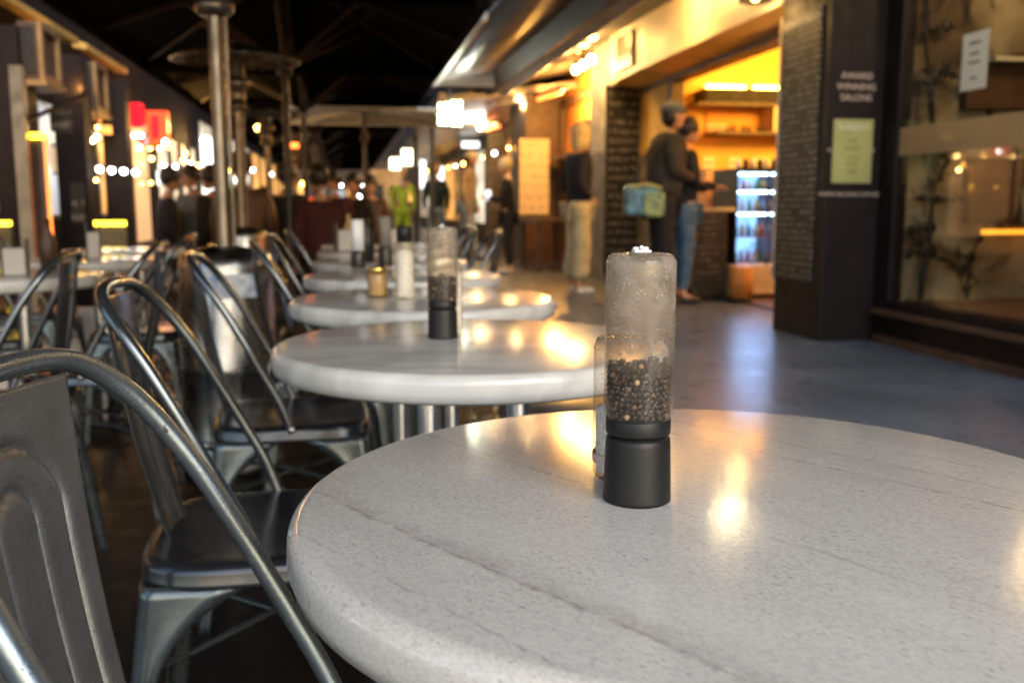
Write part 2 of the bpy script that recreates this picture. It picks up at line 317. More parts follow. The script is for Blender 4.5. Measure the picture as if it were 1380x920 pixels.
M['teal_cloth'] = pbr('dark_teal_cloth', (.02, .05, .055), .85, var=.4, scale=9)
M['grey_cloth'] = pbr('beige_grey_coat', (.40, .35, .32), .85, var=.3, scale=9, bump=.6, bscale=18)
M['white_cloth'] = pbr('white_cloth', (.75, .72, .68), .8, var=.15, scale=9)
M['maroon'] = pbr('maroon_cloth', (.045, .006, .010), .9, var=.4, scale=9)
M['grey_mid'] = pbr('grey_cloth', (.10, .11, .12), .85, var=.3, scale=9)
M['bag_a'] = pbr('bag_nylon', (.16, .36, .46), .5, var=.6, scale=9, c2=(.03, .06, .10), bump=.5, bscale=40)
M['shoe_white'] = pbr('white_shoe', (.7, .68, .66), .6)
M['shoe_dark'] = pbr('dark_shoe', (.03, .02, .02), .5)
M['glass'] = glass('window_glass', (.9, .88, .82), .03)
M['glass_screen'] = glass('screen_glass', (.62, .60, .5), .1)
M['frost'] = pbr('frosted_film', (.52, .42, .27), .7, var=.1)
_t = M['frost'].node_tree; _mx = _t.nodes.new('ShaderNodeMixShader'); _tr = _t.nodes.new('ShaderNodeBsdfTransparent'); _tl = _t.nodes.new('ShaderNodeBsdfTranslucent'); _tl.inputs[0].default_value = (.8, .65, .4, 1)
_m2 = _t.nodes.new('ShaderNodeMixShader'); _m2.inputs[0].default_value = .5; _t.links.new(_t.nodes['Principled BSDF'].outputs[0], _m2.inputs[1]); _t.links.new(_tl.outputs[0], _m2.inputs[2])
_mx.inputs[0].default_value = .6; _t.links.new(_tr.outputs[0], _mx.inputs[1]); _t.links.new(_m2.outputs[0], _mx.inputs[2]); _t.links.new(_mx.outputs[0], _t.nodes['Material Output'].inputs['Surface'])
M['paper'] = pbr('paper', (.72, .70, .58), .6, var=.08)
M['paper_green'] = pbr('green_paper', (.40, .39, .14), .5, var=.12, scale=5)
M['ink'] = pbr('ink', (.12, .10, .07), .6)
M['letter_pale'] = pbr('pale_lettering', (.62, .48, .40), .5)
# things that give off light
M['bulb'] = emit('warm_bulb', (1, .66, .22), 40)
M['bulb_pale'] = emit('pale_warm_bulb', (1, .80, .42), 34)
M['bulb_amber'] = emit('amber_shade', (1, .50, .08), 13)
M['bulb_white'] = emit('white_bulb', (.95, .97, 1), 10)
M['tube_warm'] = emit('warm_tube', (1, .52, .07), 10)
M['heat'] = emit('heater_glow', (1, .12, .02), 3.0)
M['fridge_light'] = emit('fridge_light', (.35, .65, 1), 9)
M['sign_white'] = emit('sign_light', (1, 1, .66), 2)
M['box_white'] = emit('white_lit_box', (.95, .97, 1), .7)
M['red_light'] = emit('red_lit_sign', (1, .0, .012), .75, base=(.3, 0, 0))
M['orange_red'] = emit('orange_red_sign', (1, .06, .012), .7, base=(.3, .02, 0))
M['yellow_strip'] = emit('yellow_strip', (1, .75, .03), 2.6)
M['green_light'] = emit('green_light', (.6, 1, .1), 1.5)
M['hivis'] = pbr('hi_vis_cloth', (.55, .8, .05), .6)
def lit(name, c, s, var=.85, scale=3.0): return emit(name, c, s, var, scale)
M['lit_warm'] = lit('lit_room_warm', (1, .48, .12), .5)
M['lit_white'] = lit('lit_room_white', (1, .88, .68), .4)
M['lit_dim'] = lit('lit_room_dim', (.8, .38, .16), .25)
M['lit_cool'] = lit('lit_room_cool', (.75, .85, 1), .22)
M['lit_cream'] = emit('lit_cream_blind', (1, .70, .38), .14)

# ------------------------------------------------------------------ mesh builder
class MB:
    def __init__(s): s.v = []; s.f = []; s.sm = []
    def add(s, vs, fs, smooth=False, mt=None):
        o = len(s.v)
        s.v += [tuple(mt @ Vector(p)) if mt else tuple(p) for p in vs]
        s.f += [tuple(i + o for i in f) for f in fs]; s.sm += [smooth] * len(fs); return s
    def box(s, x0, x1, y0, y1, z0, z1, mt=None):
        if x0 > x1: x0, x1 = x1, x0
        if y0 > y1: y0, y1 = y1, y0
        if z0 > z1: z0, z1 = z1, z0
        vs = [(x, y, z) for z in (z0, z1) for y in (y0, y1) for x in (x0, x1)]
        return s.add(vs, [(0, 2, 3, 1), (4, 5, 7, 6), (0, 1, 5, 4), (1, 3, 7, 5), (3, 2, 6, 7), (2, 0, 4, 6)], False, mt)
    def tube(s, pts, r, seg=10, caps=True, mt=None):
        pts = [Vector(p) for p in pts]; n = len(pts)
        rs = r if isinstance(r, (list, tuple)) else [r] * n
        vs = []; fs = []; prev = None
        for i, p in enumerate(pts):
            d = (pts[min(i + 1, n - 1)] - pts[max(i - 1, 0)]).normalized()
            if prev is None:
                up = Vector((0, 0, 1)) if abs(d.z) < .9 else Vector((1, 0, 0)); a = d.cross(up).normalized()
            else:
                a = (prev - d * prev.dot(d)).normalized()
            prev = a; b = d.cross(a)
            for k in range(seg):
                t = 2 * math.pi * k / seg; vs.append(p + (a * math.cos(t) + b * math.sin(t)) * rs[i])
        for i in range(n - 1):
            for k in range(seg):
                k2 = (k + 1) % seg; fs.append((i * seg + k, i * seg + k2, (i + 1) * seg + k2, (i + 1) * seg + k))
        s.add(vs, fs, True, mt)
        if caps:
            s.add(vs[:seg], [tuple(range(seg))[::-1]], False, mt); s.add(vs[-seg:], [tuple(range(seg))], False, mt)
        return s
    def lathe(s, prof, c=(0, 0, 0), seg=32, smooth=True, mt=None):
        vs = []; fs = []
        for r, z in prof:
            for k in range(seg):
                t = 2 * math.pi * k / seg; vs.append((c[0] + r * math.cos(t), c[1] + r * math.sin(t), c[2] + z))
        for i in range(len(prof) - 1):
            for k in range(seg):
                k2 = (k + 1) % seg; fs.append((i * seg + k, i * seg + k2, (i + 1) * seg + k2, (i + 1) * seg + k))
        return s.add(vs, fs, smooth, mt)
    def ball(s, c, r, sx=1, sy=1, sz=1, seg=12, rings=8, mt=None):
        vs = [(c[0], c[1], c[2] + r * sz)]; fs = []
        for i in range(1, rings):
            ph = math.pi * i / rings
            for k in range(seg):
                t = 2 * math.pi * k / seg
                vs.append((c[0] + r * sx * math.sin(ph) * math.cos(t), c[1] + r * sy * math.sin(ph) * math.sin(t), c[2] + r * sz * math.cos(ph)))
        vs.append((c[0], c[1], c[2] - r * sz)); L = len(vs) - 1
        for k in range(seg):
            k2 = (k + 1) % seg; fs.append((0, 1 + k, 1 + k2)); fs.append((L, 1 + (rings - 2) * seg + k2, 1 + (rings - 2) * seg + k))
            for i in range(rings - 2): a = 1 + i * seg; fs.append((a + k, a + seg + k, a + seg + k2, a + k2))
        return s.add(vs, fs, True, mt)
    def prism(s, poly, y0, y1, axis='y', mt=None):
        """poly of (a,b): axis y -> (x,z); axis x -> (y,z); axis z -> (x,y)"""
        n = len(poly)
        def P(a, b, t): return (a, t, b) if axis == 'y' else ((t, a, b) if axis == 'x' else (a, b, t))
        vs = [P(a, b, y0) for a, b in poly] + [P(a, b, y1) for a, b in poly]
        fs = [tuple(range(n)), tuple(range(n, 2 * n))[::-1]] + [(i, (i + 1) % n, n + (i + 1) % n, n + i) for i in range(n)]
        return s.add(vs, fs, False, mt)
    def mesh(s, name, mat):
        me = bpy.data.meshes.new(name); me.from_pydata(s.v, [], s.f)
        me.polygons.foreach_set('use_smooth', s.sm); me.materials.append(mat)
        import bmesh
        b = bmesh.new(); b.from_mesh(me); bmesh.ops.recalc_face_normals(b, faces=b.faces[:]); b.to_mesh(me); b.free()
        me.update(); return me
    def build(s, name, mat, parent=None, loc=None, label=None, bevel=0, sub=0):
        o = bpy.data.objects.new(name, s.mesh(name, mat)); COL.objects.link(o)
        if parent: o.parent = parent
        if loc: o.location = loc
        if label: o['label'] = label
        if bevel:
            md = o.modifiers.new('bevel', 'BEVEL'); md.width = bevel; md.segments = 2; md.limit_method = 'ANGLE'; md.angle_limit = R(40)
        if sub:
            md = o.modifiers.new('subsurf', 'SUBSURF'); md.levels = sub; md.render_levels = sub
        return o
def tag(o, label, cat, group=None, kind=None):
    o['label'] = label; o['category'] = cat
    if group: o['group'] = group
    if kind: o['kind'] = kind
    return o
def thing(name, label, cat, loc=(0, 0, 0), rz=0, group=None):
    o = bpy.data.objects.new(name, None); COL.objects.link(o); o.location = loc; o.rotation_euler = (0, 0, rz)
    return tag(o, label, cat, group)
KIDS = {}
def copy_tree(o, parent=None):
    c = o.copy(); COL.objects.link(c)
    if parent: c.parent = parent
    for ch in [x for x in bpy.data.objects if x.parent == o and x != c]: copy_tree(ch, c)
    return c
def place(o, first, loc, rz, label, group=None):
    c = o if first else copy_tree(o)
    c.location = loc; c.rotation_euler = (0, 0, rz); c['label'] = label
    if group: c['group'] = group
    return c
def struct(name, mb, mat, label, cat, **k):
    o = mb.build(name, mat, **k); o['kind'] = 'structure'; o['label'] = label; o['category'] = cat; return o
def text_mesh(name, s, size, mat, parent, loc, rot, extrude=.001, align='CENTER', sx=1):
    cu = bpy.data.curves.new(name, 'FONT'); cu.body = s; cu.size = size; cu.extrude = extrude; cu.align_x = align; cu.align_y = 'CENTER'
    o = bpy.data.objects.new(name, cu); COL.objects.link(o)
    dg = bpy.context.evaluated_depsgraph_get(); me = bpy.data.meshes.new_from_object(o.evaluated_get(dg))
    bpy.data.objects.remove(o); me.materials.clear(); me.materials.append(mat)
    o = bpy.data.objects.new(name, me); COL.objects.link(o); o.parent = parent; o.location = loc; o.rotation_euler = rot; o.scale = (sx, 1, 1); return o
def spline(pts, n=8):
    P = [Vector(p) for p in pts]; out = []
    for i in range(len(P) - 1):
        p0 = P[max(i - 1, 0)]; p1 = P[i]; p2 = P[i + 1]; p3 = P[min(i + 2, len(P) - 1)]
        for k in range(n):
            t = k / n
            out.append(.5 * ((2 * p1) + (-p0 + p2) * t + (2 * p0 - 5 * p1 + 4 * p2 - p3) * t * t + (-p0 + 3 * p1 - 3 * p2 + p3) * t ** 3))
    out.append(P[-1]); return out

# ------------------------------------------------------------------ ground
struct('street', MB().box(-3.2, .85, -6, 70, -.1, 0), M['asphalt'], 'asphalt street floor under the cafe tables, colour darkened for shade', 'street')
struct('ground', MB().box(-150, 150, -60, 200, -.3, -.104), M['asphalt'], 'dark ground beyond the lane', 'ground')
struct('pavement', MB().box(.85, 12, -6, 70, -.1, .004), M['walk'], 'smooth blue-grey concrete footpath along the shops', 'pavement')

# ------------------------------------------------------------------ right side: salon shopfront and its pillar
W = 3.6
salon = thing('salon_building', 'dark brown shopfront with AWARD WINNING lettering on its pillar and a wide window', 'building', (0, 0, 0))
MB().box(3.2, 3.6, 5.967, 6.69, 0, 4.5).box(3.6, 6.6, 5.967, 6.19, 0, 4.5).build('pillar', M['pillar_paint'], salon, bevel=.012)
w_ = MB(); w_.box(3.6, 3.72, -2, 5.965, 0, .2); w_.box(3.6, 3.72, -2, 5.965, 2.6, 4.5); w_.box(3.6, 3.72, 5.84, 5.965, .2, 2.6)
w_.box(3.6, 3.72, -2, -1.8, .2, 2.6)
w_.build('wall', M['pillar_paint'], salon)
MB().box(3.53, 3.78, -1.8, 5.9, .201, .235).build('window_sill', M['brown'], salon, bevel=.006)
MB().box(3.575, 3.597, -2, 5.93, 0.004, .06).build('skirting', M['brown'], salon)
fr = MB().box(3.60, 3.66, 5.80, 5.838, .236, 2.6).box(3.6, 3.66, -1.8, 5.80, .236, .30).box(3.6, 3.66, -1.8, 5.8, 2.54, 2.6).box(3.6, 3.66, 2.0, 2.06, .3, 2.54)
wf_ = fr.build('window_frame', M['pillar_paint'], salon, bevel=.004)
MB().box(3.628, 3.634, -1.75, 5.80, .30, 2.54).build('pane', M['glass'], wf_)
MB().box(3.620, 3.6265, -1.75, 5.80, 1.257, 1.435).build('frosted_band', M['frost'], wf_)
rm = MB(); rm.box(5.1, 5.2, -2, 5.96, 0, 3.2); rm.box(3.72, 5.1, 5.9, 5.96, 0, 3.2); rm.box(3.72, 5.1, -2.1, -2, 0, 3.2); rm.box(3.72, 5.1, -2, 5.9, 3.1, 3.2)
rm.build('room_wall', M['plaster'], salon)
MB().box(3.79, 5.1, -2, 5.9, 0, .29).build('window_plinth', M['brown'], salon)
def sw(px, py, y=5.86): return at_y(px, py, y)
MB().box(sw(1302, 250)[0], 5.09, 5.80, 5.898, sw(1380, 300)[2], sw(1302, 213)[2]).build('dark_picture', M['brown'], salon)
MB().prism([(sw(1300, 100)[0], sw(1318, 148)[2]), (5.09, 1.60), (5.09, 2.12), (sw(1300, 100)[0], sw(1318, 92)[2])], 5.82, 5.898, 'y').build('dark_cabinet', M['brown'], salon)
MB().box(sw(1320, 100)[0], 5.09, 5.70, 5.819, sw(1340, 84)[2] - .012, sw(1340, 84)[2] + .012).build('shelf_edge', M['paper'], salon)
MB().box(sw(1313, 312)[0], 5.09, 5.74, 5.79, sw(1320, 315)[2], sw(1320, 309)[2]).build('shelf_light', emit('orange_shelf_light', (1, .36, .03), .8), salon)
MB().lathe([(.0, 0), (.04, 0), (.04, .2), (.014, .27), (.014, .33), (0, .33)], (sw(1366, 270)[0], 5.72, sw(1366, 300)[2]), 14).build('glass_bottle', M['pale_stone'], salon)
MB().box(sw(1320, 300)[0], 5.09, 5.62, 5.799, sw(1366, 304)[2], sw(1366, 300)[2] - .001).build('shelf', M['brown'], salon)
MB().ball(sw(1292, 229, 5.75), .012).build('candle_light', M['bulb_amber'], salon)
for q, e in (((4.25, 4.6, 2.75), 15), ((4.4, 2.4, 2.6), 8)):  # added lights without fittings, to brighten the salon room
    l = bpy.data.lights.new('salon_room_fill', 'POINT'); l.energy = e; l.color = (1, .66, .32); l.shadow_soft_size = .15
    o = bpy.data.objects.new('salon_room_fill', l); COL.objects.link(o); o.location = q
rb_ = random.Random(5)
br = thing('bare_branch', 'dark bare branch arrangement standing behind the salon window glass', 'branch')
def limb(m, p, d, ln, r, dep):
    pts = [Vector(p)]; n_ = 7
    for i_ in range(n_):
        d = (Vector(d) + Vector((rb_.uniform(-.22, .22), rb_.uniform(-.05, .05), rb_.uniform(-.15, .15)))).normalized(); pts.append(pts[-1] + d * ln / n_)
    for q_ in pts: q_.y = min(max(q_.y, 5.66), 5.84); q_.x = max(q_.x, 3.75)
    m.tube(pts, [r * (1 - .6 * i_ / n_) * rb_.uniform(.75, 1.35) for i_ in range(n_ + 1)], 7)
    if dep:
        for k_ in range(5):
            q = pts[rb_.randint(1, n_ - 1)]; limb(m, q, (rb_.choice((-1, 1)) * rb_.uniform(.5, 1), 0, rb_.uniform(-.3, .9)), ln * rb_.uniform(.16, .34), r * .55, dep - 1)
            m.ball(q, r * rb_.uniform(1.2, 2.6), 1.3, .3, rb_.uniform(.7, 1.6), 8, 6)
x1_, x2_ = sw(1243, 300)[0], sw(1300, 380)[0]
mm_ = MB(); limb(mm_, (x1_ - .02, 5.8, .30), (.02, 0, 1), 1.15, .022, 2); limb(mm_, (x1_ - .0, 5.8, 1.40), (.03, 0, 1), 1.2, .02, 2)
limb(mm_, (x2_, 5.82, .30), (.0, 0, 1), .5, .014, 1); limb(mm_, (x1_ - .08, 5.82, .62), (1, 0, .02), .55, .012, 1); limb(mm_, (x1_ - .1, 5.82, .98), (1, 0, .02), .4, .012, 1); limb(mm_, (x1_ - .1, 5.82, 1.82), (1, 0, .03), .4, .012, 1)
mm_.build('stem', M['dark_metal'], br)
# paper notice stuck on the pane
nt_ = MB().box(3.6255, 3.6272, 4.975, 5.205, 1.60, 1.925).build('paper_notice', M['paper']); tag(nt_, 'small white paper notice stuck high on the salon window', 'notice')
lines = MB()
for i, (a, z) in enumerate(((.05, 1.86), (.04, 1.80), (.05, 1.75), (.03, 1.66))): lines.box(3.6235, 3.6253, 5.09 - a, 5.09 + a, z, z + .012)
lines.build('printed_lines', M['ink'], nt_)
# street face menu board + lamp over it
mbd = thing('menu_board', 'tall chalk menu board on the street side of the dark brown salon pillar', 'menu board', (3.2, 6.39, 0))
MB().box(-.012, -.002, -.285, .285, .40, 2.27).build('board', M['chalk_near'], mbd)
MB().box(-.02, -.002, .285, .31, .38, 2.29).build('edge_strip', M['cream_panel'], mbd)
MB().box(-.016, -.0125, -.26, .26, 2.18, 2.235).build('heading', pbr('chalk_heading', (.45, .40, .30), .6, var=.8, scale=45), mbd)
pl = thing('picture_lamp', 'pale round lamp above the tall chalk menu board on the salon pillar', 'lamp', (3.2, 6.3, 2.36))
MB().lathe([(0, .09), (.07, .08), (.1, 0), (.09, 0), (0, .03)], (-.09, 0, 0), 20).build('lamp_shade', M['pale_stone'], pl)
MB().tube([(-.002, 0, .1), (-.05, 0, .14), (-.09, 0, .085)], .01, 6).build('arm', M['dark_metal'], pl)
# lettering on the front face
sx = 3.39
for s_, z_, sz in (('AWARD', 1.786, .062), ('WINNING', 1.716, .062), ('SALONS', 1.646, .062)):
    text_mesh('lettering', s_, sz, M['letter_pale'], salon, (sx, 5.9655, z_), (R(90), 0, 0), .001)
text_mesh('lettering', 'WWW.SALONS.COM.AU', .040, M['letter_pale'], salon, (3.372, 5.9655, 1.008), (R(90), 0, 0), .001)
for xx in (3.215, 3.535):
    text_mesh('lettering', 'N' if xx < 3.4 else 'E', .04, M['letter_pale'], salon, (xx, 5.9655, 1.30), (R(90), 0, 0), .001)
gs = MB().box(3.238, 3.525, 5.960, 5.9664, 1.083, 1.505).build('notice_sheet', M['paper_green'], bevel=.001)
tag(gs, 'yellow-green poster sheet fixed under the AWARD WINNING lettering', 'poster')
text_mesh('lettering', 'SUNDAY', .058, M['paper'], gs, (3.382, 5.9595, 1.452), (R(90), 0, 0), .0004)
for s_, z_ in (('THE', 1.36), ('MARKET', 1.31), ('FOOD', 1.25), ('MUSIC', 1.21), ('FREE', 1.16)):
    text_mesh('lettering', s_, .034, pbr('olive_ink', (.16, .15, .03), .6), gs, (3.382, 5.9595, z_), (R(90), 0, 0), .0004)

# ------------------------------------------------------------------ cafe
cafe = thing('cafe_building', 'corner cafe with open orange-lit counter room and a cream fascia above', 'building')
c_ = MB()
c_.prism([(11.25, 2.40), (6.692, 2.40), (6.692, 2.87), (11.25, 2.97)], 3.2, 3.24, 'x')
c_.build('fascia', M['white_paint'], cafe)
MB().box(3.17, 3.199, 11.0, 11.25, 2.36, 2.99).box(3.17, 3.199, 6.69, 11.0, 2.385, 2.41).build('fascia_trim', M['white_paint'], cafe)
MB().box(3.16, 3.199, 10.35, 10.95, 2.48, 2.86).build('vent_window', M['dark_metal'], cafe)
MB().prism([(3.242, 2.401), (3.6, 2.34), (3.6, 2.36), (3.242, 2.425)], 6.692, 11.39, 'y').build('soffit', M['yellow_wall'], cafe)
MB().box(3.55, 3.75, 6.692, 11.39, 2.29, 2.338).build('lintel', M['brown'], cafe)
MB().box(3.6, 3.75, 6.692, 11.39, 2.36, 4.5).build('upper_wall', M['brown'], cafe)
MB().box(3.6, 3.75, 10.25, 11.39, 1.55, 2.288).build('yellow_wall', M['yellow_wall'], cafe)
MB().box(3.59, 3.75, 10.25, 11.39, 0, 1.549).build('stone_wall', M['grey_stone'], cafe)
MB().box(3.56, 3.7, 10.12, 10.249, 0, 2.288).build('door_post', M['brown'], cafe)
rr = MB(); rr.box(3.76, 7.6, 11.0, 11.1, 0, 3.1); rr.box(7.5, 7.6, 6.7, 11.0, 0, 3.1); rr.box(3.76, 7.6, 6.2, 6.3, 0, 3.1); rr.box(3.76, 7.6, 6.3, 11.1, 3.1, 3.2)
rr.build('room_wall', M['yellow_wall'], cafe)
MB().box(3.76, 7.5, 6.3, 11.0, 0.005, .02).build('room_floor', M['brown'], cafe)
# shelves on the end wall of the room
def zc(py, y=10.9): return at_y(1000, py, y)[2]
shf = thing('wall_shelf', 'dark wood wall shelving holding jars in the orange-lit cafe room', 'shelf')
MB().box(4.15, 5.4, 10.62, 10.99, zc(124), zc(142)).build('cupboard', M['pillar_paint'], shf)
MB().box(4.05, 5.45, 10.6, 10.99, zc(146), zc(142.5)).box(4.3, 5.45, 10.6, 10.99, zc(184), zc(180)).build('shelf_board', M['brown'], shf)
MB().box(4.3, 5.45, 10.96, 10.995, zc(180), zc(146)).build('shelf_back', M['orange_wall'], shf)
MB().box(5.0, 5.12, 10.62, 10.99, zc(180), zc(146)).build('divider', M['cream_panel'], shf)
for i in range(9):
    x = 4.42 + i * .065; h_ = random.uniform(.05, .1)
    j = MB().lathe([(0, 0), (.024, 0), (.024, h_ * .8), (.014, h_), (0, h_)], (x, 10.75, zc(180) + .002), 10).build('jar', M['hair_dark'] if i % 3 else M['spice'])
    tag(j, 'small dark jar standing on the lower cafe wall shelf', 'jar', 'jars along the cafe wall shelf')
for i in range(5):
    x = 4.22 + i * .05
    j = MB().lathe([(0, 0), (.026, 0), (.022, .1), (0, .1)], (x, 10.72, zc(180) + .002), 10).build('paper_cup', M['cream_panel'])
    tag(j, 'stack of cream paper cups at the left end of the cafe shelf', 'cup', 'paper cups on the cafe shelf')
for i, (x0, x1) in enumerate(((4.25, 4.74), (4.84, 5.5))):
    t_ = MB().tube([(x0, 10.86, zc(118)), (x1, 10.86, zc(118))], .022, 10).build('tube_lamp', M['tube_warm'])
    tag(t_, ('left' if i == 0 else 'right') + ' glowing warm tube lamp over the dark cafe shelf cupboard', 'lamp')
cl = bpy.data.lights.new('cafe_room_lamp', 'AREA'); cl.shape = 'RECTANGLE'; cl.size = 1.2; cl.size_y = .7; cl.energy = 80; cl.color = (1, .50, .07)
clo = bpy.data.objects.new('cafe_room_lamp', cl); COL.objects.link(clo); clo.location = (5.6, 8.2, 2.7); clo.rotation_euler = (R(80), 0, R(-4))
# counter and fridge
ct = thing('serving_counter', 'peach-coloured serving counter with a chalkboard front inside the cafe', 'counter')
MB().box(3.5, 3.66, 8.82, 10.1, .12, .86).build('counter_front', M['brown'], ct)
MB().box(3.36, 3.70, 8.80, 8.818, .06, .88).build('chalkboard', M['chalk_low'], ct)
MB().box(3.32, 3.78, 8.79, 10.1, .881, .915).build('counter_top', M['cream_panel'], ct, bevel=.006)
MB().box(3.78, 4.5, 9.6, 10.4, 0.02, .95).box(3.78, 4.5, 9.6, 10.4, .95, 1.32).build('back_cabinet', pbr('peach_panel', (.72, .42, .26), .5), ct)
fg = thing('display_fridge', 'glass-fronted drinks display fridge glowing blue beside the cafe counter', 'fridge', (3.80, 8.8, 0))
MB().box(-.06, .5, .0, .6, .06, .36).build('base', M['cream_panel'], fg, bevel=.012)
MB().box(-.04, .48, .03, .6, 0.004, .06).build('plinth', M['dark_metal'], fg)
MB().box(-.02, 0, 0, .6, .36, 1.26).box(.46, .48, 0, .6, .36, 1.26).box(-.02, .48, 0, .6, 1.26, 1.30).box(-.02, .48, .58, .6, .36, 1.26).box(.315, .335, -.002, .02, .36, 1.26).build('cabinet_frame', M['dark_metal'], fg)
for z in (.62, .86, 1.08):
    MB().box(.0, .46, .03, .57, z, z + .012).build('shelf', M['chrome'], fg)
MB().box(.0, .46, .571, .578, .37, 1.25).build('light_panel', emit('fridge_back', (.16, .38, .85), 1.3, .6, 9), fg)
fll = bpy.data.lights.new('fridge_lamp', 'AREA'); fll.shape = 'RECTANGLE'; fll.size = .42; fll.size_y = .8; fll.energy = 1.5; fll.color = (.25, .45, 1)
flo = bpy.data.objects.new('fridge_lamp', fll); COL.objects.link(flo); flo.location = (4.03, 8.79, .8); flo.rotation_euler = (R(70), 0, R(180))
for z in (1.235, 1.06, .845):
    MB().box(.02, .44, .04, .055, z, z + .016).build('light_strip', M['fridge_light'], fg)
MB().box(-.0, .46, .004, .008, .37, 1.25).build('pane', M['glass'], fg)
cols = [(.6, .1, .05), (.65, .6, .5), (.1, .3, .5), (.5, .35, .1), (.08, .3, .12), (.7, .7, .7)]
cm = [pbr('drink_%s' % n, c, .3) for n, c in zip(('red', 'cream', 'blue', 'amber', 'green', 'white'), cols)]
nb = 0
for z in (.37, .632, .872, 1.092):
    for k in range(6):
        hh = .13 if z < 1.05 else .1
        b = MB().lathe([(0, 0), (.026, 0), (.026, hh * .6), (.012, hh * .85), (.012, hh), (0, hh)], (3.85 + k * .07, 8.95, z + .002), 10).build('drink_bottle', cm[(k * 5 + int(z * 7)) % 6])
        tag(b, 'small drink bottle standing inside the blue-lit display fridge', 'bottle', 'drink bottles in the display fridge')
for k in range(6):
    b = MB().lathe([(0, 0), (.03, 0), (.03, .06), (.02, .09), (0, .1)], (3.86 + k * .075, 8.95, 1.302), 10).build('glass_jar', M['dark_metal'] if k % 2 else M['white_scrap'])
    tag(b, 'small lidded jar in the row on top of the display fridge', 'jar', 'jars on top of the display fridge')
st = thing('round_stool', 'orange leather drum stool in front of the cafe display fridge', 'stool', (3.88, 8.62, 0))
MB().lathe([(0, .36), (.09, .36), (.11, .34), (.115, .2), (.115, .04), (0, .04)], (-.10, 0, 0), 24).build('cushion', pbr('tan_leather', (.55, .25, .06), .5), st)
MB().lathe([(.118, .05), (.122, .05), (.122, .02), (0, .02)], (-.10, 0, 0), 24).build('base', M['dark_metal'], st)
cmch = thing('coffee_machine', 'dark coffee machine on the back cabinet behind the cafe counter', 'coffee machine', (4.75, 9.9, .96))
MB().box(-.22, .22, -.2, .2, .03, .30).box(-.24, .24, -.22, .22, .30, .36).build('body', M['chrome'], cmch, bevel=.01)
MB().box(-.2, .2, -.24, -.201, .0, .03).build('drip_tray', M['dark_metal'], cmch)
MB().tube([(-.1, -.22, .2), (-.1, -.3, .18)], .02, 8).tube([(.1, -.22, .2), (.1, -.3, .18)], .02, 8).build('handle', M['dark_metal'], cmch)
MB().box(4.5, 5.3, 9.7, 10.3, .02, .955).build('cabinet_extension', M['cream_panel'], ct)
for i in range(7):
    o = MB().box(4.2 + i * .13, 4.2 + i * .13 + random.uniform(.06, .11), 10.7, 10.88, zc(142.5) + .002, zc(142.5) + random.uniform(.03, .05)).build('storage_tub', M['brown'] if i % 2 else M['spice']); tag(o, 'small storage tub pushed into the shelf gap under the cafe cupboard', 'tub', 'tubs on the cafe shelf')
for i in range(3):
    o = thing('menu_card', ('left', 'middle', 'right')[i] + ' small white price card hanging on the yellow cafe wall', 'card', (4.35 + i * .33, 10.98, 1.42))
    MB().box(-.07, .07, 0, .008, -.1, .1).build('card', M['paper'], o); MB().box(-.05, .05, -.003, -.001, -.05, -.03).box(-.05, .05, -.003, -.001, .02, .04).build('printed_lines', M['ink'], o)
# ceiling lamp under the soffit
dl = thing('dome_lamp', 'black-rimmed dome lamp glowing under the cafe fascia', 'lamp', (3.02, 6.80, 2.42))
MB().lathe([(.02, .1), (.06, .09), (.11, .03), (.125, 0), (.115, 0), (.1, .03), (.02, .085)], (0, 0, 0), 28).build('lamp_shade', M['dark_metal'], dl)
MB().ball((0, 0, .03), .03).build('bulb', M['bulb_amber'], dl)
MB().tube([(0, 0, .09), (.08, 0, .22), (.18, 0, .25)], .01, 8).build('arm', M['dark_metal'], dl)
lp = bpy.data.lights.new('dome_lamp_light', 'POINT'); lp.energy = 2.0; lp.color = (1, .6, .2); lp.shadow_soft_size = .06
lo_ = bpy.data.objects.new('dome_lamp_light', lp); COL.objects.link(lo_); lo_.location = (3.02, 6.80, 2.38)
if 0: sl = thing('soffit_lamp', 'small warm lamp tucked under the yellow cafe soffit', 'lamp', (3.42, 8.1, 2.30))

for q, e, lb in (((2.8, 8.4, 2.86), 20, 'unseen lamp added under the awning to brighten the cafe fascia'), ((3.98, 7.15, 2.05), 16, 'hidden amber lamp added inside the cafe opening to brighten the soffit'), ((2.85, 10.9, 2.86), 10, 'lamp added to brighten the far end of the cafe fascia')):  # added lamps with no known source, brightening fascia and soffit
    t = thing('added_fill_lamp', lb, 'lamp', q)
    MB().lathe([(.0, .11), (.05, .11), (.07, .02), (.065, .02), (.045, .1), (0, .1)], (0, 0, 0), 18).build('lamp_shade', M['dark_metal'], t)
    MB().ball((0, 0, .05), .03).build('bulb', M['bulb_amber'], t)
    l = bpy.data.lights.new('added_fill_light', 'POINT'); l.energy = e; l.color = (1, .56, .16); l.shadow_soft_size = .04
    o = bpy.data.objects.new('added_fill_light', l); COL.objects.link(o); o.location = (q[0], q[1], q[2] - .02)
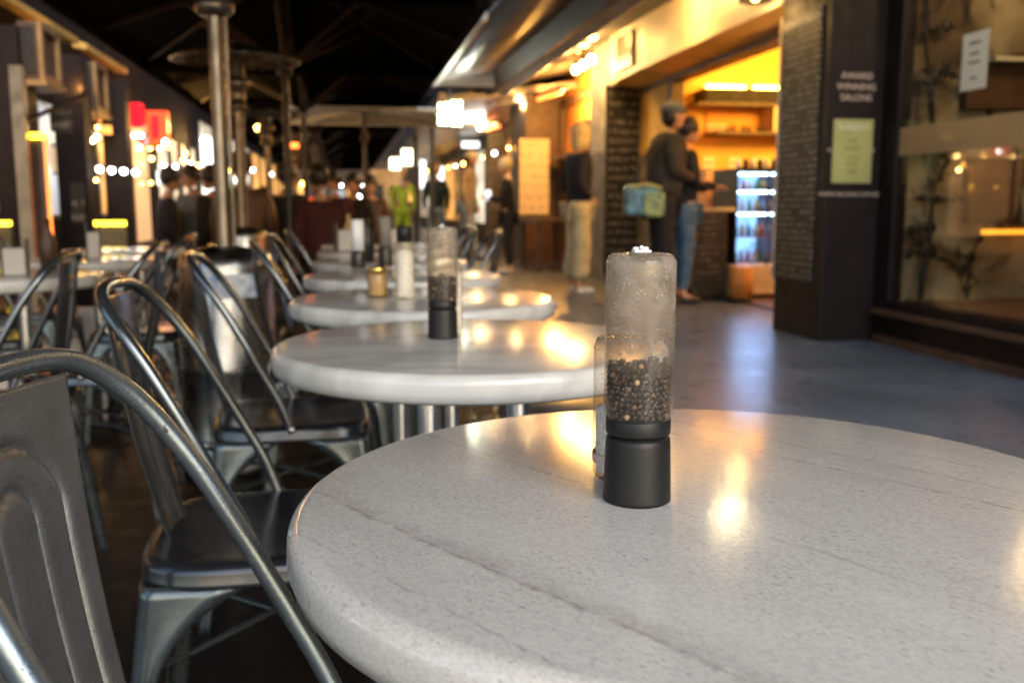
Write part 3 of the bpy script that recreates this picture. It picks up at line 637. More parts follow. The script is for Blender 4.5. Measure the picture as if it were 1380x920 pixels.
# second pillar with menu board, next bays
p2 = thing('stone_pillar', 'pale rough stone pillar between the cafe and the orange shop', 'pillar', (3.2, 11.4, 0))
MB().box(0, .4, .02, .85, 0, 1.6).build('lower_block', M['grey_stone'], p2, bevel=.02)
MB().box(0, .4, .02, .85, 1.6, 3.2).build('upper_block', M['pale_stone'], p2, bevel=.02)
b2 = thing('menu_board', 'black chalk menu board with wide handwritten rows beside the standing blonde woman', 'menu board', (3.45, 11.38, 0))
MB().box(-.26, .27, -.03, 0, .10, 2.34).build('board', M['chalk_far'], b2)
MB().box(-.29, -.26, -.035, 0, .08, 2.36).box(-.29, .30, -.035, 0, 2.34, 2.38).box(.27, .30, -.035, 0, .08, 2.34).build('frame', M['dark_metal'], b2)
osh = thing('orange_shop_building', 'orange-walled shop bay with timber frames behind the blonde woman', 'building')
MB().box(3.6, 3.8, 12.26, 17.0, 0, 4.5).build('wall', M['orange_wall'], osh)
MB().box(3.5, 3.599, 12.9, 13.05, 0, 2.5).box(3.5, 3.599, 15.3, 15.45, 0, 2.5).box(3.5, 3.599, 12.3, 17, 2.5, 2.62).build('timber_frame', M['brown'], osh)
MB().box(3.56, 3.599, 13.5, 14.3, 1.5, 2.2).build('window', M['dark_metal'], osh)
MB().box(3.3, 3.599, 13.2, 15.2, 1.66, 1.72).build('shelf', M['brown'], osh)
MB().box(2.95, 3.59, 15.46, 16.9, 0, 2.9).build('door_block', M['brown'], osh)
osl = bpy.data.lights.new('orange_wall_fill', 'POINT'); osl.energy = 55; osl.color = (1, .48, .10); osl.shadow_soft_size = .08  # added light without a fitting, brightens the orange wall
oso = bpy.data.objects.new('orange_wall_fill', osl); COL.objects.link(oso); oso.location = (3.2, 13.9, 2.44)
bn = thing('timber_bench', 'dark timber bench table outside the orange shop wall', 'bench', (3.0, 14.0, 0))
MB().box(-.3, .3, -.7, .7, .70, .75).build('bench_top', M['brown'], bn)
for a in (-.25, .25):
    for b in (-.6, .6): MB().box(a - .03, a + .03, b - .03, b + .03, .004, .70).build('leg', M['brown'], bn)
pp = at_y(700, 290, 15.4)
po = MB().box(at_y(700, 200, 15.4)[0], at_y(740, 200, 15.4)[0], 15.38, 15.42, .80, 2.02).build('poster_board', M['chalk_brown'])
tag(po, 'tan printed poster board standing against the dark timber shop door', 'poster')
# further shops on the right: alternating dark bays and lit windows
def right_shop(y0, y1, label, wallm, litm, z1=2.5, name='shop_building'):
    t = thing(name, label, 'building')
    MB().box(3.6, 3.9, y0, y1, 2.4, 4.2).box(3.6, 3.9, y0, y0 + .5, 0, 2.4).box(3.6, 3.9, y1 - .3, y1, 0, 2.4).build('wall', wallm, t)
    f = MB().box(3.61, 3.75, y0 + .5, y1 - .3, 0, .5).box(3.58, 3.639, (y0 + y1) / 2 - .05, (y0 + y1) / 2 + .15, .5, 2.4).build('window_frame', M['dark_metal'], t)
    MB().box(3.64, 3.66, y0 + .5, y1 - .3, .5, 2.4).build('lit_window', litm, f)
    MB().box(3.25, 3.6, y0, y0 + .4, 0, 2.6).build('pillar', wallm, t)
    return t
right_shop(17.0, 21.5, 'dark-walled shop just past the tan poster board', M['brown'], M['lit_dim'])
right_shop(21.5, 27, 'shop with white-lit windows behind the man in the pale cap', M['grey_stone'], M['lit_white'])
right_shop(27, 35, 'grey shop with warm lit windows beyond the pale-capped man', M['grey_stone'], M['lit_warm'])
right_shop(35, 46, 'last visible grey shop far along the right footpath', M['pale_stone'], M['lit_white'])
# ------------------------------------------------------------------ awnings on the right
aw = thing('steel_awning', 'grey corrugated steel awning with a pale gutter over the footpath', 'awning')
rb = MB(); n = 34; y0a, y1a = 6.3, 13.3
vs = []; 
for i in range(n * 4 + 1):
    y = y0a + (y1a - y0a) * i / (n * 4); dz = .012 * math.sin(i * math.pi / 2)
    vs += [(1.30, y, 2.60 + dz), (2.10, y, 2.78 + dz), (2.10, y, 2.80 + dz), (1.30, y, 2.62 + dz)]
fs = []
for i in range(n * 4):
    a = i * 4
    for k in range(4): fs.append((a + k, a + (k + 1) % 4, a + 4 + (k + 1) % 4, a + 4 + k))
rb.add(vs, fs, True).build('corrugated_sheet', M['awning_grey'], aw)
MB().box(1.22, 1.30, 8.6, 13.35, 2.56, 2.66).build('gutter', pbr('pale_gutter', (.6, .58, .54), .4), aw, bevel=.01)
MB().box(1.30, 2.10, 13.31, 13.36, 2.58, 2.84).build('end_plate', M['awning_grey'], aw)
MB().prism([(2.12, 2.80), (2.22, 2.60), (2.26, 2.60), (2.20, 2.86)], 6.0, 19, 'y').build('bulkhead', M['awning_dark'], aw)
MB().prism([(2.26, 2.72), (2.46, 2.60), (2.50, 2.62), (2.36, 2.82), (2.26, 2.86)], 6.0, 19, 'y').build('pale_fascia', M['awning_grey'], aw)
MB().prism([(2.50, 2.80), (3.62, 3.02), (3.62, 3.06), (2.50, 2.86)], 5.0, 19, 'y').build('inner_soffit', M['awning_dark'], aw)
MB().box(1.28, 3.6, 6.0, 19, 3.1, 3.2).build('roof_sheet', M['awning_dark'], aw)
aw2 = thing('far_awning', 'second pale awning row stretching along the far shops', 'awning')
MB().prism([(1.55, 2.50), (3.60, 2.75), (3.60, 2.85), (1.55, 2.60)], 14.6, 46, 'y').build('awning_sheet', M['awning_grey'], aw2)
MB().box(1.45, 1.55, 14.6, 46, 2.44, 2.64).build('gutter', M['pale_stone'], aw2)
for y in (17, 21, 26, 32): MB().box(1.52, 1.60, y, y + .08, 0, 2.46).build('post', M['dark_metal'], aw2)

# lamp clusters hanging from the fascia line
def wall_lamp(loc, label, up=.28, k=1):
    t = thing('lantern', label, 'lamp', loc, 0, 'warm lanterns under the awning')
    MB().lathe([(0, .07), (.045, .07), (.072, -.04), (.045, -.08), (0, -.08)], (0, 0, up), 14).build('upper_shade', M['bulb_amber'], t)
    MB().ball((0, 0, -.02), .048).build('bulb', M['bulb'], t)
    MB().lathe([(0, .09), (.02, .09), (.032, .03), (.0, .03)], (0, 0, 0), 14).build('socket', M['dark_metal'], t)
    MB().tube([(0, 0, .09), (0, 0, up - .06)], .008, 6).build('rod', M['dark_metal'], t)
    MB().tube([(0, 0, up - .05), (.15, 0, up + .02), (.45, 0, up + .05)], .008, 6).build('bracket', M['dark_metal'], t)
    return t
lan = wall_lamp((0, 0, 0), 'x')
spots = [((797, 78), 11.0, 'nearest lantern of the upper trio by the cafe fascia'), ((786, 86), 11.6, 'middle lantern of the trio by the cafe fascia'), ((776, 92), 12.2, 'furthest lantern of the trio by the cafe fascia'),
         ((726, 122), 15.0, 'nearest lantern of the second trio above the tan poster'), ((718, 127), 15.8, 'middle lantern of the second trio above the tan poster'), ((711, 131), 16.6, 'furthest lantern of the second trio above the tan poster'),
         ((653, 167), 20.0, 'right lantern of the far pair over the pale-capped man'), ((647, 171), 21.0, 'left lantern of the far pair over the pale-capped man')]
for i, (q, y, lb) in enumerate(spots): place(lan, i == 0, at_y(q[0], q[1], y), 0, lb, 'warm lanterns under the awning')
for q, lb in (((2.2, 5.05, 2.44), 'pendant cluster of small bulbs over the footpath, above the picture'),):
    t = thing('pendant_lamp', lb, 'lamp', q)
    for k in range(5):
        a_ = k * 1.26; MB().ball((.05 * math.cos(a_), .05 * math.sin(a_), .07 * (k % 3) - .05), .024).build('bulb', M['bulb_pale'], t)
    MB().lathe([(0, .16), (.05, .15), (.09, .12), (.08, .12), (0, .14)], (0, 0, 0), 20).build('lamp_shade', M['dark_metal'], t)
    MB().tube([(0, 0, .15), (0, 0, .7)], .008, 6).build('cord', M['dark_metal'], t)
for q, e in (((2.85, 11.6, 2.62), 13), ((2.95, 15.8, 2.60), 26), ((2.9, 20.5, 2.55), 12)):
    l = bpy.data.lights.new('lantern_light', 'POINT'); l.energy = e * .55; l.color = (1, .58, .2); l.shadow_soft_size = .08
    o = bpy.data.objects.new('lantern_light', l); COL.objects.link(o); o.location = q
for (q, y, lb) in (((741, 129), 14.0, 'glowing orange bar heater behind the second lantern trio'), ((663, 173), 20.0, 'small orange bar heater beside the far lantern pair')):
    c = at_y(q[0], q[1], y); t = thing('bar_heater', lb, 'heater', c, R(8))
    MB().box(-.05, .05, -.55, .55, .03, .08).build('housing', M['dark_metal'], t)
    MB().tube([(0, -.5, 0), (0, .5, 0)], .03, 8).build('element', M['heat'], t)
# lit signs in the distance on the right
def sign_box(px0, py0, px1, py1, y, label, mat, name='light_sign', rim=True):
    a = at_y(px0, py0, y); b = at_y(px1, py1, y)
    t = thing(name, label, 'sign', ((a[0] + b[0]) / 2, y, b[2]))
    wd = (b[0] - a[0]) / 2; h = a[2] - b[2]
    MB().box(-wd, wd, 0, .12, 0, h).build('sign_box', M['dark_metal'], t)
    MB().box(-wd * .92, wd * .92, -.02, -.002, h * .05, h * .95).build('lit_face', mat, t)
    MB().box(-.02, .02, .04, .07, h, h + .25).build('hanger', M['dark_metal'], t)
    return t
l = bpy.data.lights.new('sign_glow', 'POINT'); l.energy = 9; l.color = (.95, .97, 1); l.shadow_soft_size = .12
o = bpy.data.objects.new('sign_glow', l); COL.objects.link(o); o.location = (at_y(606, 150, 12.7)[0], 12.62, at_y(606, 150, 12.7)[2])
t = sign_box(592, 142, 621, 172, 12.8, 'bright white lit character sign hanging under the awning end', M['dark_metal'])
for (x0, x1, z0, z1) in ((-.16, -.02, .03, .09), (-.16, -.02, .13, .19), (-.15, -.12, .05, .3), (-.07, -.03, .05, .32), (-.16, -.01, .24, .3), (.02, .06, .02, .34), (.02, .15, .03, .08), (.1, .15, .02, .34), (.02, .15, .16, .21), (.02, .15, .29, .34)):
    MB().box(x0, x1, -.03, -.021, z0, z1).build('glyph_stroke', M['sign_white'], t)
sign_box(622, 144, 655, 168, 17.0, 'plain white lit panel beside the hanging character sign', M['box_white'])
sign_box(525, 212, 540, 232, 17.5, 'small square white-yellow lit sign over the hi-vis worker', M['sign_white'])
sign_box(541, 200, 556, 224, 19.5, 'tall white lit sign next to the square sign over the hi-vis worker', M['sign_white'])
t = thing('notice_stand', 'white rectangular board on a white post behind the hi-vis worker', 'sign', at_y(521, 276, 16.0))
MB().box(-.26, .26, 0, .03, .33, .58).build('board', pbr('white_board', (.85, .82, .78), .5), t)
MB().box(-.05, .05, .005, .03, -.7, .33).build('post', M['canvas_white'], t)

# ------------------------------------------------------------------ left side shops
XL = -2.75
def lshop(y0, y1, label, wallm, opening, z1=3.6, sill=.8, head=1.9, mull=1):
    t = thing('left_shop_building', label, 'building')
    MB().box(XL - .4, XL, y0, y1, head, z1).box(XL - .4, XL, y0, y1, 0, sill).box(XL - .4, XL, y0, y0 + .35, sill, head).box(XL - .4, XL, y1 - .25, y1, sill, head).build('wall', wallm, t)
    f = MB()
    for k in range(1, mull + 1):
        yy = y0 + .35 + (y1 - y0 - .6) * k / (mull + 1); f.box(XL - .06, XL + .04, yy - .05, yy + .05, sill, head)
    f.box(XL - .08, XL + .02, y0 + .35, y1 - .25, sill - .001, sill + .05)
    fo = f.build('window_frame', M['dark_metal'], t)
    MB().box(XL - .05, XL - .03, y0 + .35, y1 - .25, sill, head).build('lit_window', opening, fo)
    return t
lshop(2, 8.2, 'unlit dark shopfront nearest on the left side of the lane', M['facade_dark'], M['lit_dim'])
lshop(8.2, 10.3, 'black-columned left shop under the box air conditioners', M['facade_dark'], M['lit_cool'])
lshop(10.3, 12.4, 'left shop with amber interior behind the yellow-topped screen', M['facade_dark'], M['lit_warm'], head=2.2)
lshop(12.4, 14.8, 'left shop with cream lit blind below the red sign', M['facade_dark'], M['lit_cream'], mull=0, head=2.1, sill=.4)
lshop(14.8, 19.2, 'left shop with rows of white lights past the red sign', M['facade_dark'], M['lit_white'], head=2.0, mull=3)
lshop(19.2, 30, 'far left shop with bright tall white window', M['facade_dark'], M['lit_white'], head=2.6, mull=4)
lshop(30, 46, 'furthest left shop near the end of the lane', M['facade_dark'], M['lit_warm'], head=2.6, mull=5)
# back of the left shops and the lane end
eb = thing('lane_end_building', 'dark building closing off the far end of the lane', 'building')
MB().box(-14, 12, 60, 61, 0, 12).build('wall', M['brown'], eb)
for k in range(9):
    x = -9 + k * 1.6; f = MB().box(x - .5, x + .5, 59.9, 59.99, 1.2, 2.3).build('window', M['dark_metal'], eb); MB().box(x - .42, x + .42, 59.86, 59.895, 1.25, 2.25).build('pane', M['lit_white'] if k % 2 else M['lit_warm'], f)
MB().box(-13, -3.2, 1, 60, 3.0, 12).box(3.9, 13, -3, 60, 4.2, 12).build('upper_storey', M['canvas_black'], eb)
# fascias lit orange
for i, (ya, yb, lb) in enumerate(((6.9, 10.4, 'orange-lit sloping fascia strip above the box air conditioners'), (10.7, 12.6, 'ochre fascia strip left of the red sign'))):
    t = MB().prism([(XL + .02, 2.56), (XL + .16, 2.54), (XL + .16, 2.60), (XL + .02, 2.64)], ya, yb, 'y').build('shop_fascia', M['yellow_wall']); tag(t, lb, 'fascia')
# box units on brackets
def box_unit(px0, py1, px1, py0, y, label):
    a = at_y(px0, py0, y); b = at_y(px1, py1, y)
    h = b[2] and (a[2] - b[2]); t = thing('air_conditioner', label, 'air conditioner', (a[0], y, b[2]), 0, 'boxed units on the left shopfront')
    wx = b[0] - a[0]
    MB().box(0, wx, 0, .5, 0, h).build('casing', M['brown'], t)
    MB().box(wx + .002, wx + .03, .0, .5, 0, .05).box(wx + .002, wx + .03, 0, .5, h - .05, h).box(wx + .002, wx + .03, 0, .06, .05, h - .05).box(wx + .002, wx + .03, .44, .5, .05, h - .05).build('front_frame', M['ac_frame'], t)
    MB().box(.02, wx - .02, -.012, -.002, .04, h - .04).build('side_grille', M['dark_metal'], t)
    MB().box(-.02, wx + .05, -.02, .52, -.04, -.002).build('shelf_bracket', M['ac_frame'], t)
box_unit(22, 108, 54, 28, 8.0, 'nearer cream-framed box unit high on the left shopfront')
box_unit(103, 150, 128, 82, 10.4, 'further cream-framed box unit beside the ochre fascia strip')
# red signs
a = at_y(167, 178, 12.0); t = thing('red_sign', 'glowing crimson box sign on the left shopfront', 'sign', a)
MB().box(0, .22, 0, .14, .06, .34).build('lit_box', M['red_light'], t, bevel=.03)
MB().prism([(-.02, -.0), (.24, .0), (.24, -.16), (.06, -.04)], -.02, .14, 'y').build('lower_wedge', M['red_light'], t)
MB().box(.10, .22, -.03, -.021, -.06, -.02).build('lamp', M['bulb_white'], t)
a = at_y(199, 198, 12.6); t = thing('orange_sign', 'orange-red lantern box with dark red centre next to the crimson sign', 'sign', a)
MB().box(0, .25, 0, .14, 0, .44).build('lit_box', M['orange_red'], t)
MB().box(.06, .15, -.02, -.002, .1, .38).build('centre_panel', M['red_light'], t)
MB().ball((.22, -.04, .06), .03).build('lamp', M['bulb_white'], t)
# posts on the left
t = thing('metal_post', 'grey metal post with a diagonal brace beside the left menu screen', 'post', at_y(36, 279, 5.2)[:2] + (0,))
MB().box(-.03, .03, -.03, .03, 0, 1.62).build('upright', M['steel_worn'], t)
MB().tube([(0.0, 0, 1.34), (.26, .25, 1.52)], .012, 8).build('brace', M['steel_worn'], t)
t = thing('menu_screen', 'tall glass menu screen with glowing orange edge on the left', 'screen', at_y(52, 279, 5.3)[:2] + (0,))
MB().box(-.06, .045, 0, .02, .45, 1.30).build('glass_panel', pbr('purple_grey_panel', (.12, .09, .10), .2), t)
MB().box(.046, .058, -.005, .02, .45, 1.30).build('lit_edge', emit('orange_edge', (1, .22, .04), .9), t)
MB().box(-.05, .05, -.012, -.001, 1.27, 1.3).build('lit_cap', M['yellow_strip'], t)
MB().box(-.075, -.061, 0, .02, 0, 1.32).build('side_post', M['steel_worn'], t)
MB().box(-.08, .08, -.1, .1, 0.004, .02).build('foot', M['dark_metal'], t)
for i, (px0, px1, y, lb) in enumerate(((127, 169, 7.4, 'grey glass screen with glowing yellow top strip left of the patio heater'), (-20, 14, 7.0, 'yellow-topped glass screen cut by the left picture edge'))):
    a = at_y(px0, 298, y); b = at_y(px1, 304, y); t = thing('glass_screen', lb, 'screen', ((a[0] + b[0]) / 2, y, 0)); wd = (b[0] - a[0]) / 2
    MB().box(-wd, wd, 0, .02, .35, b[2] - .002).build('glass_panel', pbr('olive_panel', (.17, .14, .07), .3), t)
    MB().box(-wd, wd, -.01, .03, b[2], a[2]).build('light_strip', M['yellow_strip'], t)
    for sx_ in (-wd, wd): MB().box(sx_ - .012, sx_ + .012, .021, .045, 0, a[2]).build('post', M['dark_metal'], t)
# chalk boards left
for (px0, py0, px1, py1, y, lb) in ((66, 148, 96, 178, 8.6, 'small hanging chalkboard with pale lines under the far box unit'), (94, 246, 114, 300, 8.4, 'stack of tan and black price boards left of the yellow-topped screen')):
    a = at_y(px0, py0, y); b = at_y(px1, py1, y)
    t = MB().box(a[0], b[0], y, y + .03, b[2], a[2]).build('chalkboard', M['chalk_far']); tag(t, lb, 'chalkboard')
# dark columns on left
for i, (px, y, lb) in enumerate(((22, 8.0, 'black column at the far left edge'), (100, 9.4, 'broad black column between the lit left windows'), (160, 11.2, 'black column left of the cream blind'))):
    p = at_y(px, 279, y); t = MB().box(p[0] - .13, p[0] + .13, y, y + .26, 0, 2.3).build('shop_column', M['pillar_paint'], bevel=.01); tag(t, lb, 'column')
# white lights hanging in left shops
lbs = [((62, 206, 68, 222), 9.0, 'small pale blue window light left of the broad black column', 'lit_cool'),
       ((128, 168, 135, 176), 10.0, None, 'bulb_amber'), ((120, 186, 130, 193), 10.0, None, 'bulb'), ((200, 210, 208, 218), 14.0, None, 'bulb_amber'),
       ((233, 221, 240, 228), 16.0, None, 'bulb_white'), ((246, 203, 253, 210), 17.0, None, 'bulb_amber'), ((216, 220, 226, 226), 15.0, None, 'bulb_white'),
       ((171, 196, 176, 204), 12.0, None, 'bulb_amber'), ((270, 182, 284, 196), 18.0, None, 'bulb'), ((404, 244, 412, 252), 14.0, None, 'bulb_amber'),
       ((342, 167, 353, 178), 12.0, None, 'bulb_amber'), ((480, 262, 488, 268), 22.0, None, 'bulb_white'), ((381, 160, 388, 168), 12.2, None, 'bulb_white')]
kk = ['amber lamp above the twin lamp near the ochre fascia', 'bright lamp under the ochre fascia strip', 'amber lamp right of the orange-red lantern', 'cool white lamp over the navy-clad person', 'greenish amber lamp high on the left far shops', 'white oval lamp beside the cool white lamp', 'amber lamp under the crimson sign', 'bright starry street lamp left of the big heater post', 'amber lamp on the furthest heater', 'amber lamp left of the third heater', 'blue-white lamp over the seated crowd', 'small white lamp at the left corner of the pale umbrella']
ki = 0
for (bx, y, lb, mt) in lbs:
    a = at_y(bx[0], bx[1], y); b = at_y(bx[2], bx[3], y); r = min(b[0] - a[0], a[2] - b[2]) / 2 * .75
    if lb: t = MB().box(a[0], b[0], y, y + .03, b[2], a[2]).build('window_light', M[mt]); tag(t, lb, 'lamp'); continue
    t = thing('globe_lamp', kk[ki], 'lamp', ((a[0] + b[0]) / 2, y, (a[2] + b[2]) / 2)); ki += 1
    MB().ball((0, 0, 0), r).build('globe', M[mt], t); MB().tube([(0, 0, r), (0, 0, r + .3)], .01, 6).build('stem', M['dark_metal'], t)
def festoon(a, b, n, mats, label, r=.024, sag=.12, seed=1):
    t = thing('string_lights', label, 'string lights'); a = Vector(a); b = Vector(b); rnd = random.Random(seed)
    P_ = [a.lerp(b, i / (n * 2)) - Vector((0, 0, sag * math.sin(math.pi * i / (n * 2)))) for i in range(n * 2 + 1)]
    MB().tube(P_, .006, 5).build('cable', M['dark_metal'], t)
    for i in range(n):
        q = P_[2 * i + 1]; MB().ball((q.x, q.y, q.z - .04), r * rnd.uniform(.8, 1.2), seg=8, rings=6).build('bulb', M[mats[rnd.randint(0, len(mats) - 1)]], t)
    return t
festoon((-2.55, 9.0, 1.75), (-2.5, 15.0, 1.85), 9, ['bulb_amber', 'bulb'], 'string of amber bulbs along the nearer left shopfronts', .022)
festoon((-2.5, 15.5, 1.7), (-2.4, 24, 1.9), 12, ['bulb_amber', 'bulb_white', 'bulb_amber'], 'mixed white and amber bulbs along the far left shopfronts', .03, seed=2)
festoon((-2.4, 24, 1.9), (2.6, 40, 2.0), 14, ['bulb_amber', 'bulb_amber', 'bulb_white'], 'bulbs strung across the far end of the lane', .04, .3, 3)
festoon((2.9, 16, 2.0), (2.7, 34, 2.2), 12, ['bulb_amber', 'bulb_white'], 'bulbs along the far right shopfronts', .03, .1, 4)
festoon((-2.6, 10.5, 1.25), (-2.6, 14, 1.3), 6, ['bulb_white', 'bulb_amber'], 'short row of small lights at counter height in the left shops', .016, .03, 5)
for k, (px, py, y, wpx, hpx, lb, mt) in enumerate((
    (75, 215, 9.6, 14, 40, 'pale poster panel left of the broad black column', 'lit_cream'), (172, 248, 12.2, 14, 50, 'grey-lit doorway panel right of the yellow-topped screen', 'lit_cool'),
    (212, 240, 15, 9, 22, 'small white lit box over the navy-clad person', 'box_white'), (236, 250, 17, 10, 26, 'white lit box behind the charcoal-jacket person', 'box_white'), (262, 240, 18.5, 8, 16, 'yellow lit box right of the white lit boxes', 'tube_warm'),
    (143, 175, 11, 18, 14, 'ochre lit awning lamp box under the further box unit', 'lit_warm'), (455, 262, 26, 22, 14, 'green-grey lit far stall front at the lane end', 'lit_cool'), (570, 235, 19, 9, 44, 'tall white lit door beside the teal-jumper man', 'box_white'),
    (593, 240, 22, 12, 36, 'white lit shop window behind the teal-jumper man', 'box_white'), (422, 270, 20, 10, 8, 'small rose lit panel by the furthest heater', 'orange_red'), (634, 195, 24, 26, 10, 'white ceiling light panel over the pale-capped man', 'box_white'))):
    a = at_y(px - wpx / 2, py - hpx / 2, y); b = at_y(px + wpx / 2, py + hpx / 2, y)
    t = thing('lit_signboard', lb, 'sign', ((a[0] + b[0]) / 2, y, b[2])); wd = (b[0] - a[0]) / 2; hh = a[2] - b[2]
    MB().box(-wd, wd, 0, .06, 0, hh).build('housing', M['dark_metal'], t); MB().box(-wd * .9, wd * .9, -.01, -.001, hh * .06, hh * .94).build('lit_face', M[mt], t)
# white counter lights in the cook's shop
t = thing('heat_lamp_bar', 'row of white heat lamps over the cook in the left shop', 'lamp', at_y(130, 228, 10.6))
MB().tube([(0, 0, .03), (.45, 0, -.01)], .012, 8).build('rail', M['dark_metal'], t)
for k in range(4): MB().ball((.03 + k * .12, 0, -.0 - k * .01), .03).build('bulb', M['bulb_white'], t)
t = MB().box(*[at_y(270, 230, 20)[0], at_y(290, 230, 20)[0]], 20, 20.05, 1.0, 2.3).build('tall_lit_window', M['box_white']); tag(t, 'tall bright white lit doorway just left of the big heater post', 'window')
t = MB().box(at_y(303, 260, 22)[0], at_y(336, 260, 22)[0], 22, 22.1, at_y(310, 268, 22)[2], at_y(310, 252, 22)[2]).build('green_sign', M['green_light']); tag(t, 'small lime green lit sign between the heater posts', 'sign')
t = MB().box(at_y(306, 232, 22.5)[0], at_y(326, 232, 22.5)[0], 22.5, 22.6, at_y(310, 246, 22.5)[2], at_y(310, 229, 22.5)[2]).build('white_sign', M['box_white']); tag(t, 'white lit sign above the lime green sign', 'sign')
# low white bench wall on the left
wb = thing('white_barrier', 'long low white cafe barrier behind the left row of tables', 'barrier', (0, 0, 0))
MB().box(-2.5, -1.12, 5.0, 5.06, .02, .42).build('panel', pbr('white_banner', (.82, .80, .78), .6, var=.08), wb)
for x in (-2.4, -1.8, -1.15): MB().box(x - .02, x + .02, 5.061, 5.1, .004, .46).build('post', M['chrome'], wb)

for q, e in (((-2.35, 9.4, 2.0), 6), ((-2.35, 6.8, 1.9), 3), ((-1.9, 13.5, 2.0), 12), ((-2.3, 17.5, 2.0), 8)):  # added amber lights, no fittings, to brighten the left shopfronts
    l = bpy.data.lights.new('amber_fill_light', 'POINT'); l.energy = e; l.color = (1, .50, .12); l.shadow_soft_size = .06
    o = bpy.data.objects.new('amber_fill_light', l); COL.objects.link(o); o.location = q
# ------------------------------------------------------------------ umbrellas
def make_umbrella(hw, hl, zedge, zpeak, cm, rm, name='umbrella'):
    t = thing(name, 'x', 'umbrella')
    vs = [(-hw, -hl, zedge), (hw, -hl, zedge), (hw, hl, zedge), (-hw, hl, zedge), (0, 0, zpeak)]
    vs2 = [(x, y, z - .012) for x, y, z in vs]
    dn = [(x, y, zedge - (.12 if name == 'umbrella' else .035)) for x, y, z in vs[:4]]
    m = MB(); m.add(vs + vs2, [(0, 1, 4), (1, 2, 4), (2, 3, 4), (3, 0, 4), (6, 5, 9), (7, 6, 9), (8, 7, 9), (5, 8, 9)])
    for i in range(4):
        j = (i + 1) % 4; m.add([vs[i], vs[j], dn[j], dn[i]], [(0, 1, 2, 3)])
    m.build('canopy', cm, t)
    MB().tube([(0, 0, .06), (0, 0, zpeak - .02)], .03, 12).build('pole', M['dark_metal'], t)
    MB().box(-.25, .25, -.25, .25, .004, .06).build('base', M['dark_metal'], t)
    MB().lathe([(.031, 0), (.06, 0), (.06, .1), (.031, .1)], (0, 0, zedge - .35), 12).build('hub', M['dark_metal'], t)
    ends = [(hw, hl), (-hw, hl), (hw, -hl), (-hw, -hl), (hw, 0), (-hw, 0), (0, hl), (0, -hl)]
    for ex, ey in ends:
        a = Vector((0, 0, zpeak - .05)); b = Vector((ex * .98, ey * .98, zedge - .03))
        MB().tube([a, b], .022, 6).build('rib', rm, t)
        mid = a.lerp(b, .55); 
        if name == 'umbrella': MB().tube([(0, 0, zedge - .3), tuple(mid)], .016, 6).build('strut', rm, t)
    return t
um = make_umbrella(1.42, 1.74, 2.34, 2.86, M['canvas_black'], M['rib_wood'])
ul = ['large black umbrella over the front tables', 'black umbrella behind the big heater post', 'black umbrella with reddish ribs over the middle tables', 'black umbrella past the middle tables', 'black umbrella fourth along the table row', 'black umbrella well down the lane', 'black umbrella beyond the white umbrella', 'second black umbrella beyond the white umbrella', 'black umbrella near the lane end', 'last black umbrella at the lane end']
ys = [1.1, 4.6, 8.1, 11.6, 15.1, 18.6, 22.1, 25.6, 29.1, 32.6]
for i, y in enumerate(ys): place(um, i == 0, (-.56 if i == 1 else -.45, y, 0), 0, ul[i], 'black umbrellas along the table row')
wu = make_umbrella(1.15, 1.2, 2.18, 2.32, M['canvas_white'], M['canvas_white'], 'white_umbrella'); wu.location = (.30, 13.6, 0); wu['label'] = 'pale canvas umbrella showing below the black ones'

# ------------------------------------------------------------------ patio heaters
def make_heater():
    t = thing('patio_heater', 'x', 'heater')
    MB().lathe([(.0, .0), (.175, .0), (.175, .035), (.165, .05), (.165, .36), (.168, .37), (.165, .38), (.16, .72), (.15, .765), (.05, .79), (0, .79)], (0, 0, 0), 36).build('tank_housing', M['steel'], t)
    MB().lathe([(.171, .10), (.173, .10), (.173, .13), (.171, .13)], (0, 0, 0), 36).build('band', M['chrome'], t)
    MB().tube([(0, 0, .78), (0, 0, 1.18)], .027, 16).tube([(0, 0, 1.18), (0, 0, 1.56)], .023, 16).build('pole', M['steel_worn'], t)
    MB().tube([(.034, 0, .80), (.034, 0, 1.56)], .006, 8).build('gas_pipe', M['steel_worn'], t)
    MB().lathe([(.0, 1.56), (.05, 1.56), (.066, 1.58), (.066, 1.60), (.055, 1.61), (.055, 1.70), (.085, 1.72), (.085, 1.76), (.03, 1.78)], (0, 0, 0), 24).build('burner', M['steel_worn'], t)
    MB().lathe([(.055, 1.78), (.055, 1.88)], (0, 0, 0), 24).build('mesh_guard', M['dark_metal'], t)
    MB().lathe([(.02, 2.0), (.2, 1.965), (.41, 1.89), (.42, 1.885), (.41, 1.883), (.2, 1.95), (.02, 1.98)], (0, 0, 0), 40).build('reflector', M['steel'], t)
    return t
ht = make_heater()
for i, (x, y, lb) in enumerate(((-.415, 3.42, 'nearest steel patio heater with a wide cylinder base behind the chairs'), (-.69, 6.7, 'second patio heater with round reflector, just right of the nearest post'),
                                (-.79, 10.4, 'third patio heater, slim amber-lit post'), (-.71, 14.6, 'furthest patio heater with a glowing reddish head'))):
    place(ht, i == 0, (x, y, 0), .3 * i, lb, 'patio heaters in a row')
fl = thing('burner_flame', 'orange flame glow in the furthest patio heater head', 'flame', (-.71, 14.6, 0))
MB().lathe([(.058, 1.79), (.06, 1.86)], (0, 0, 0), 16).build('flame', M['heat'], fl)
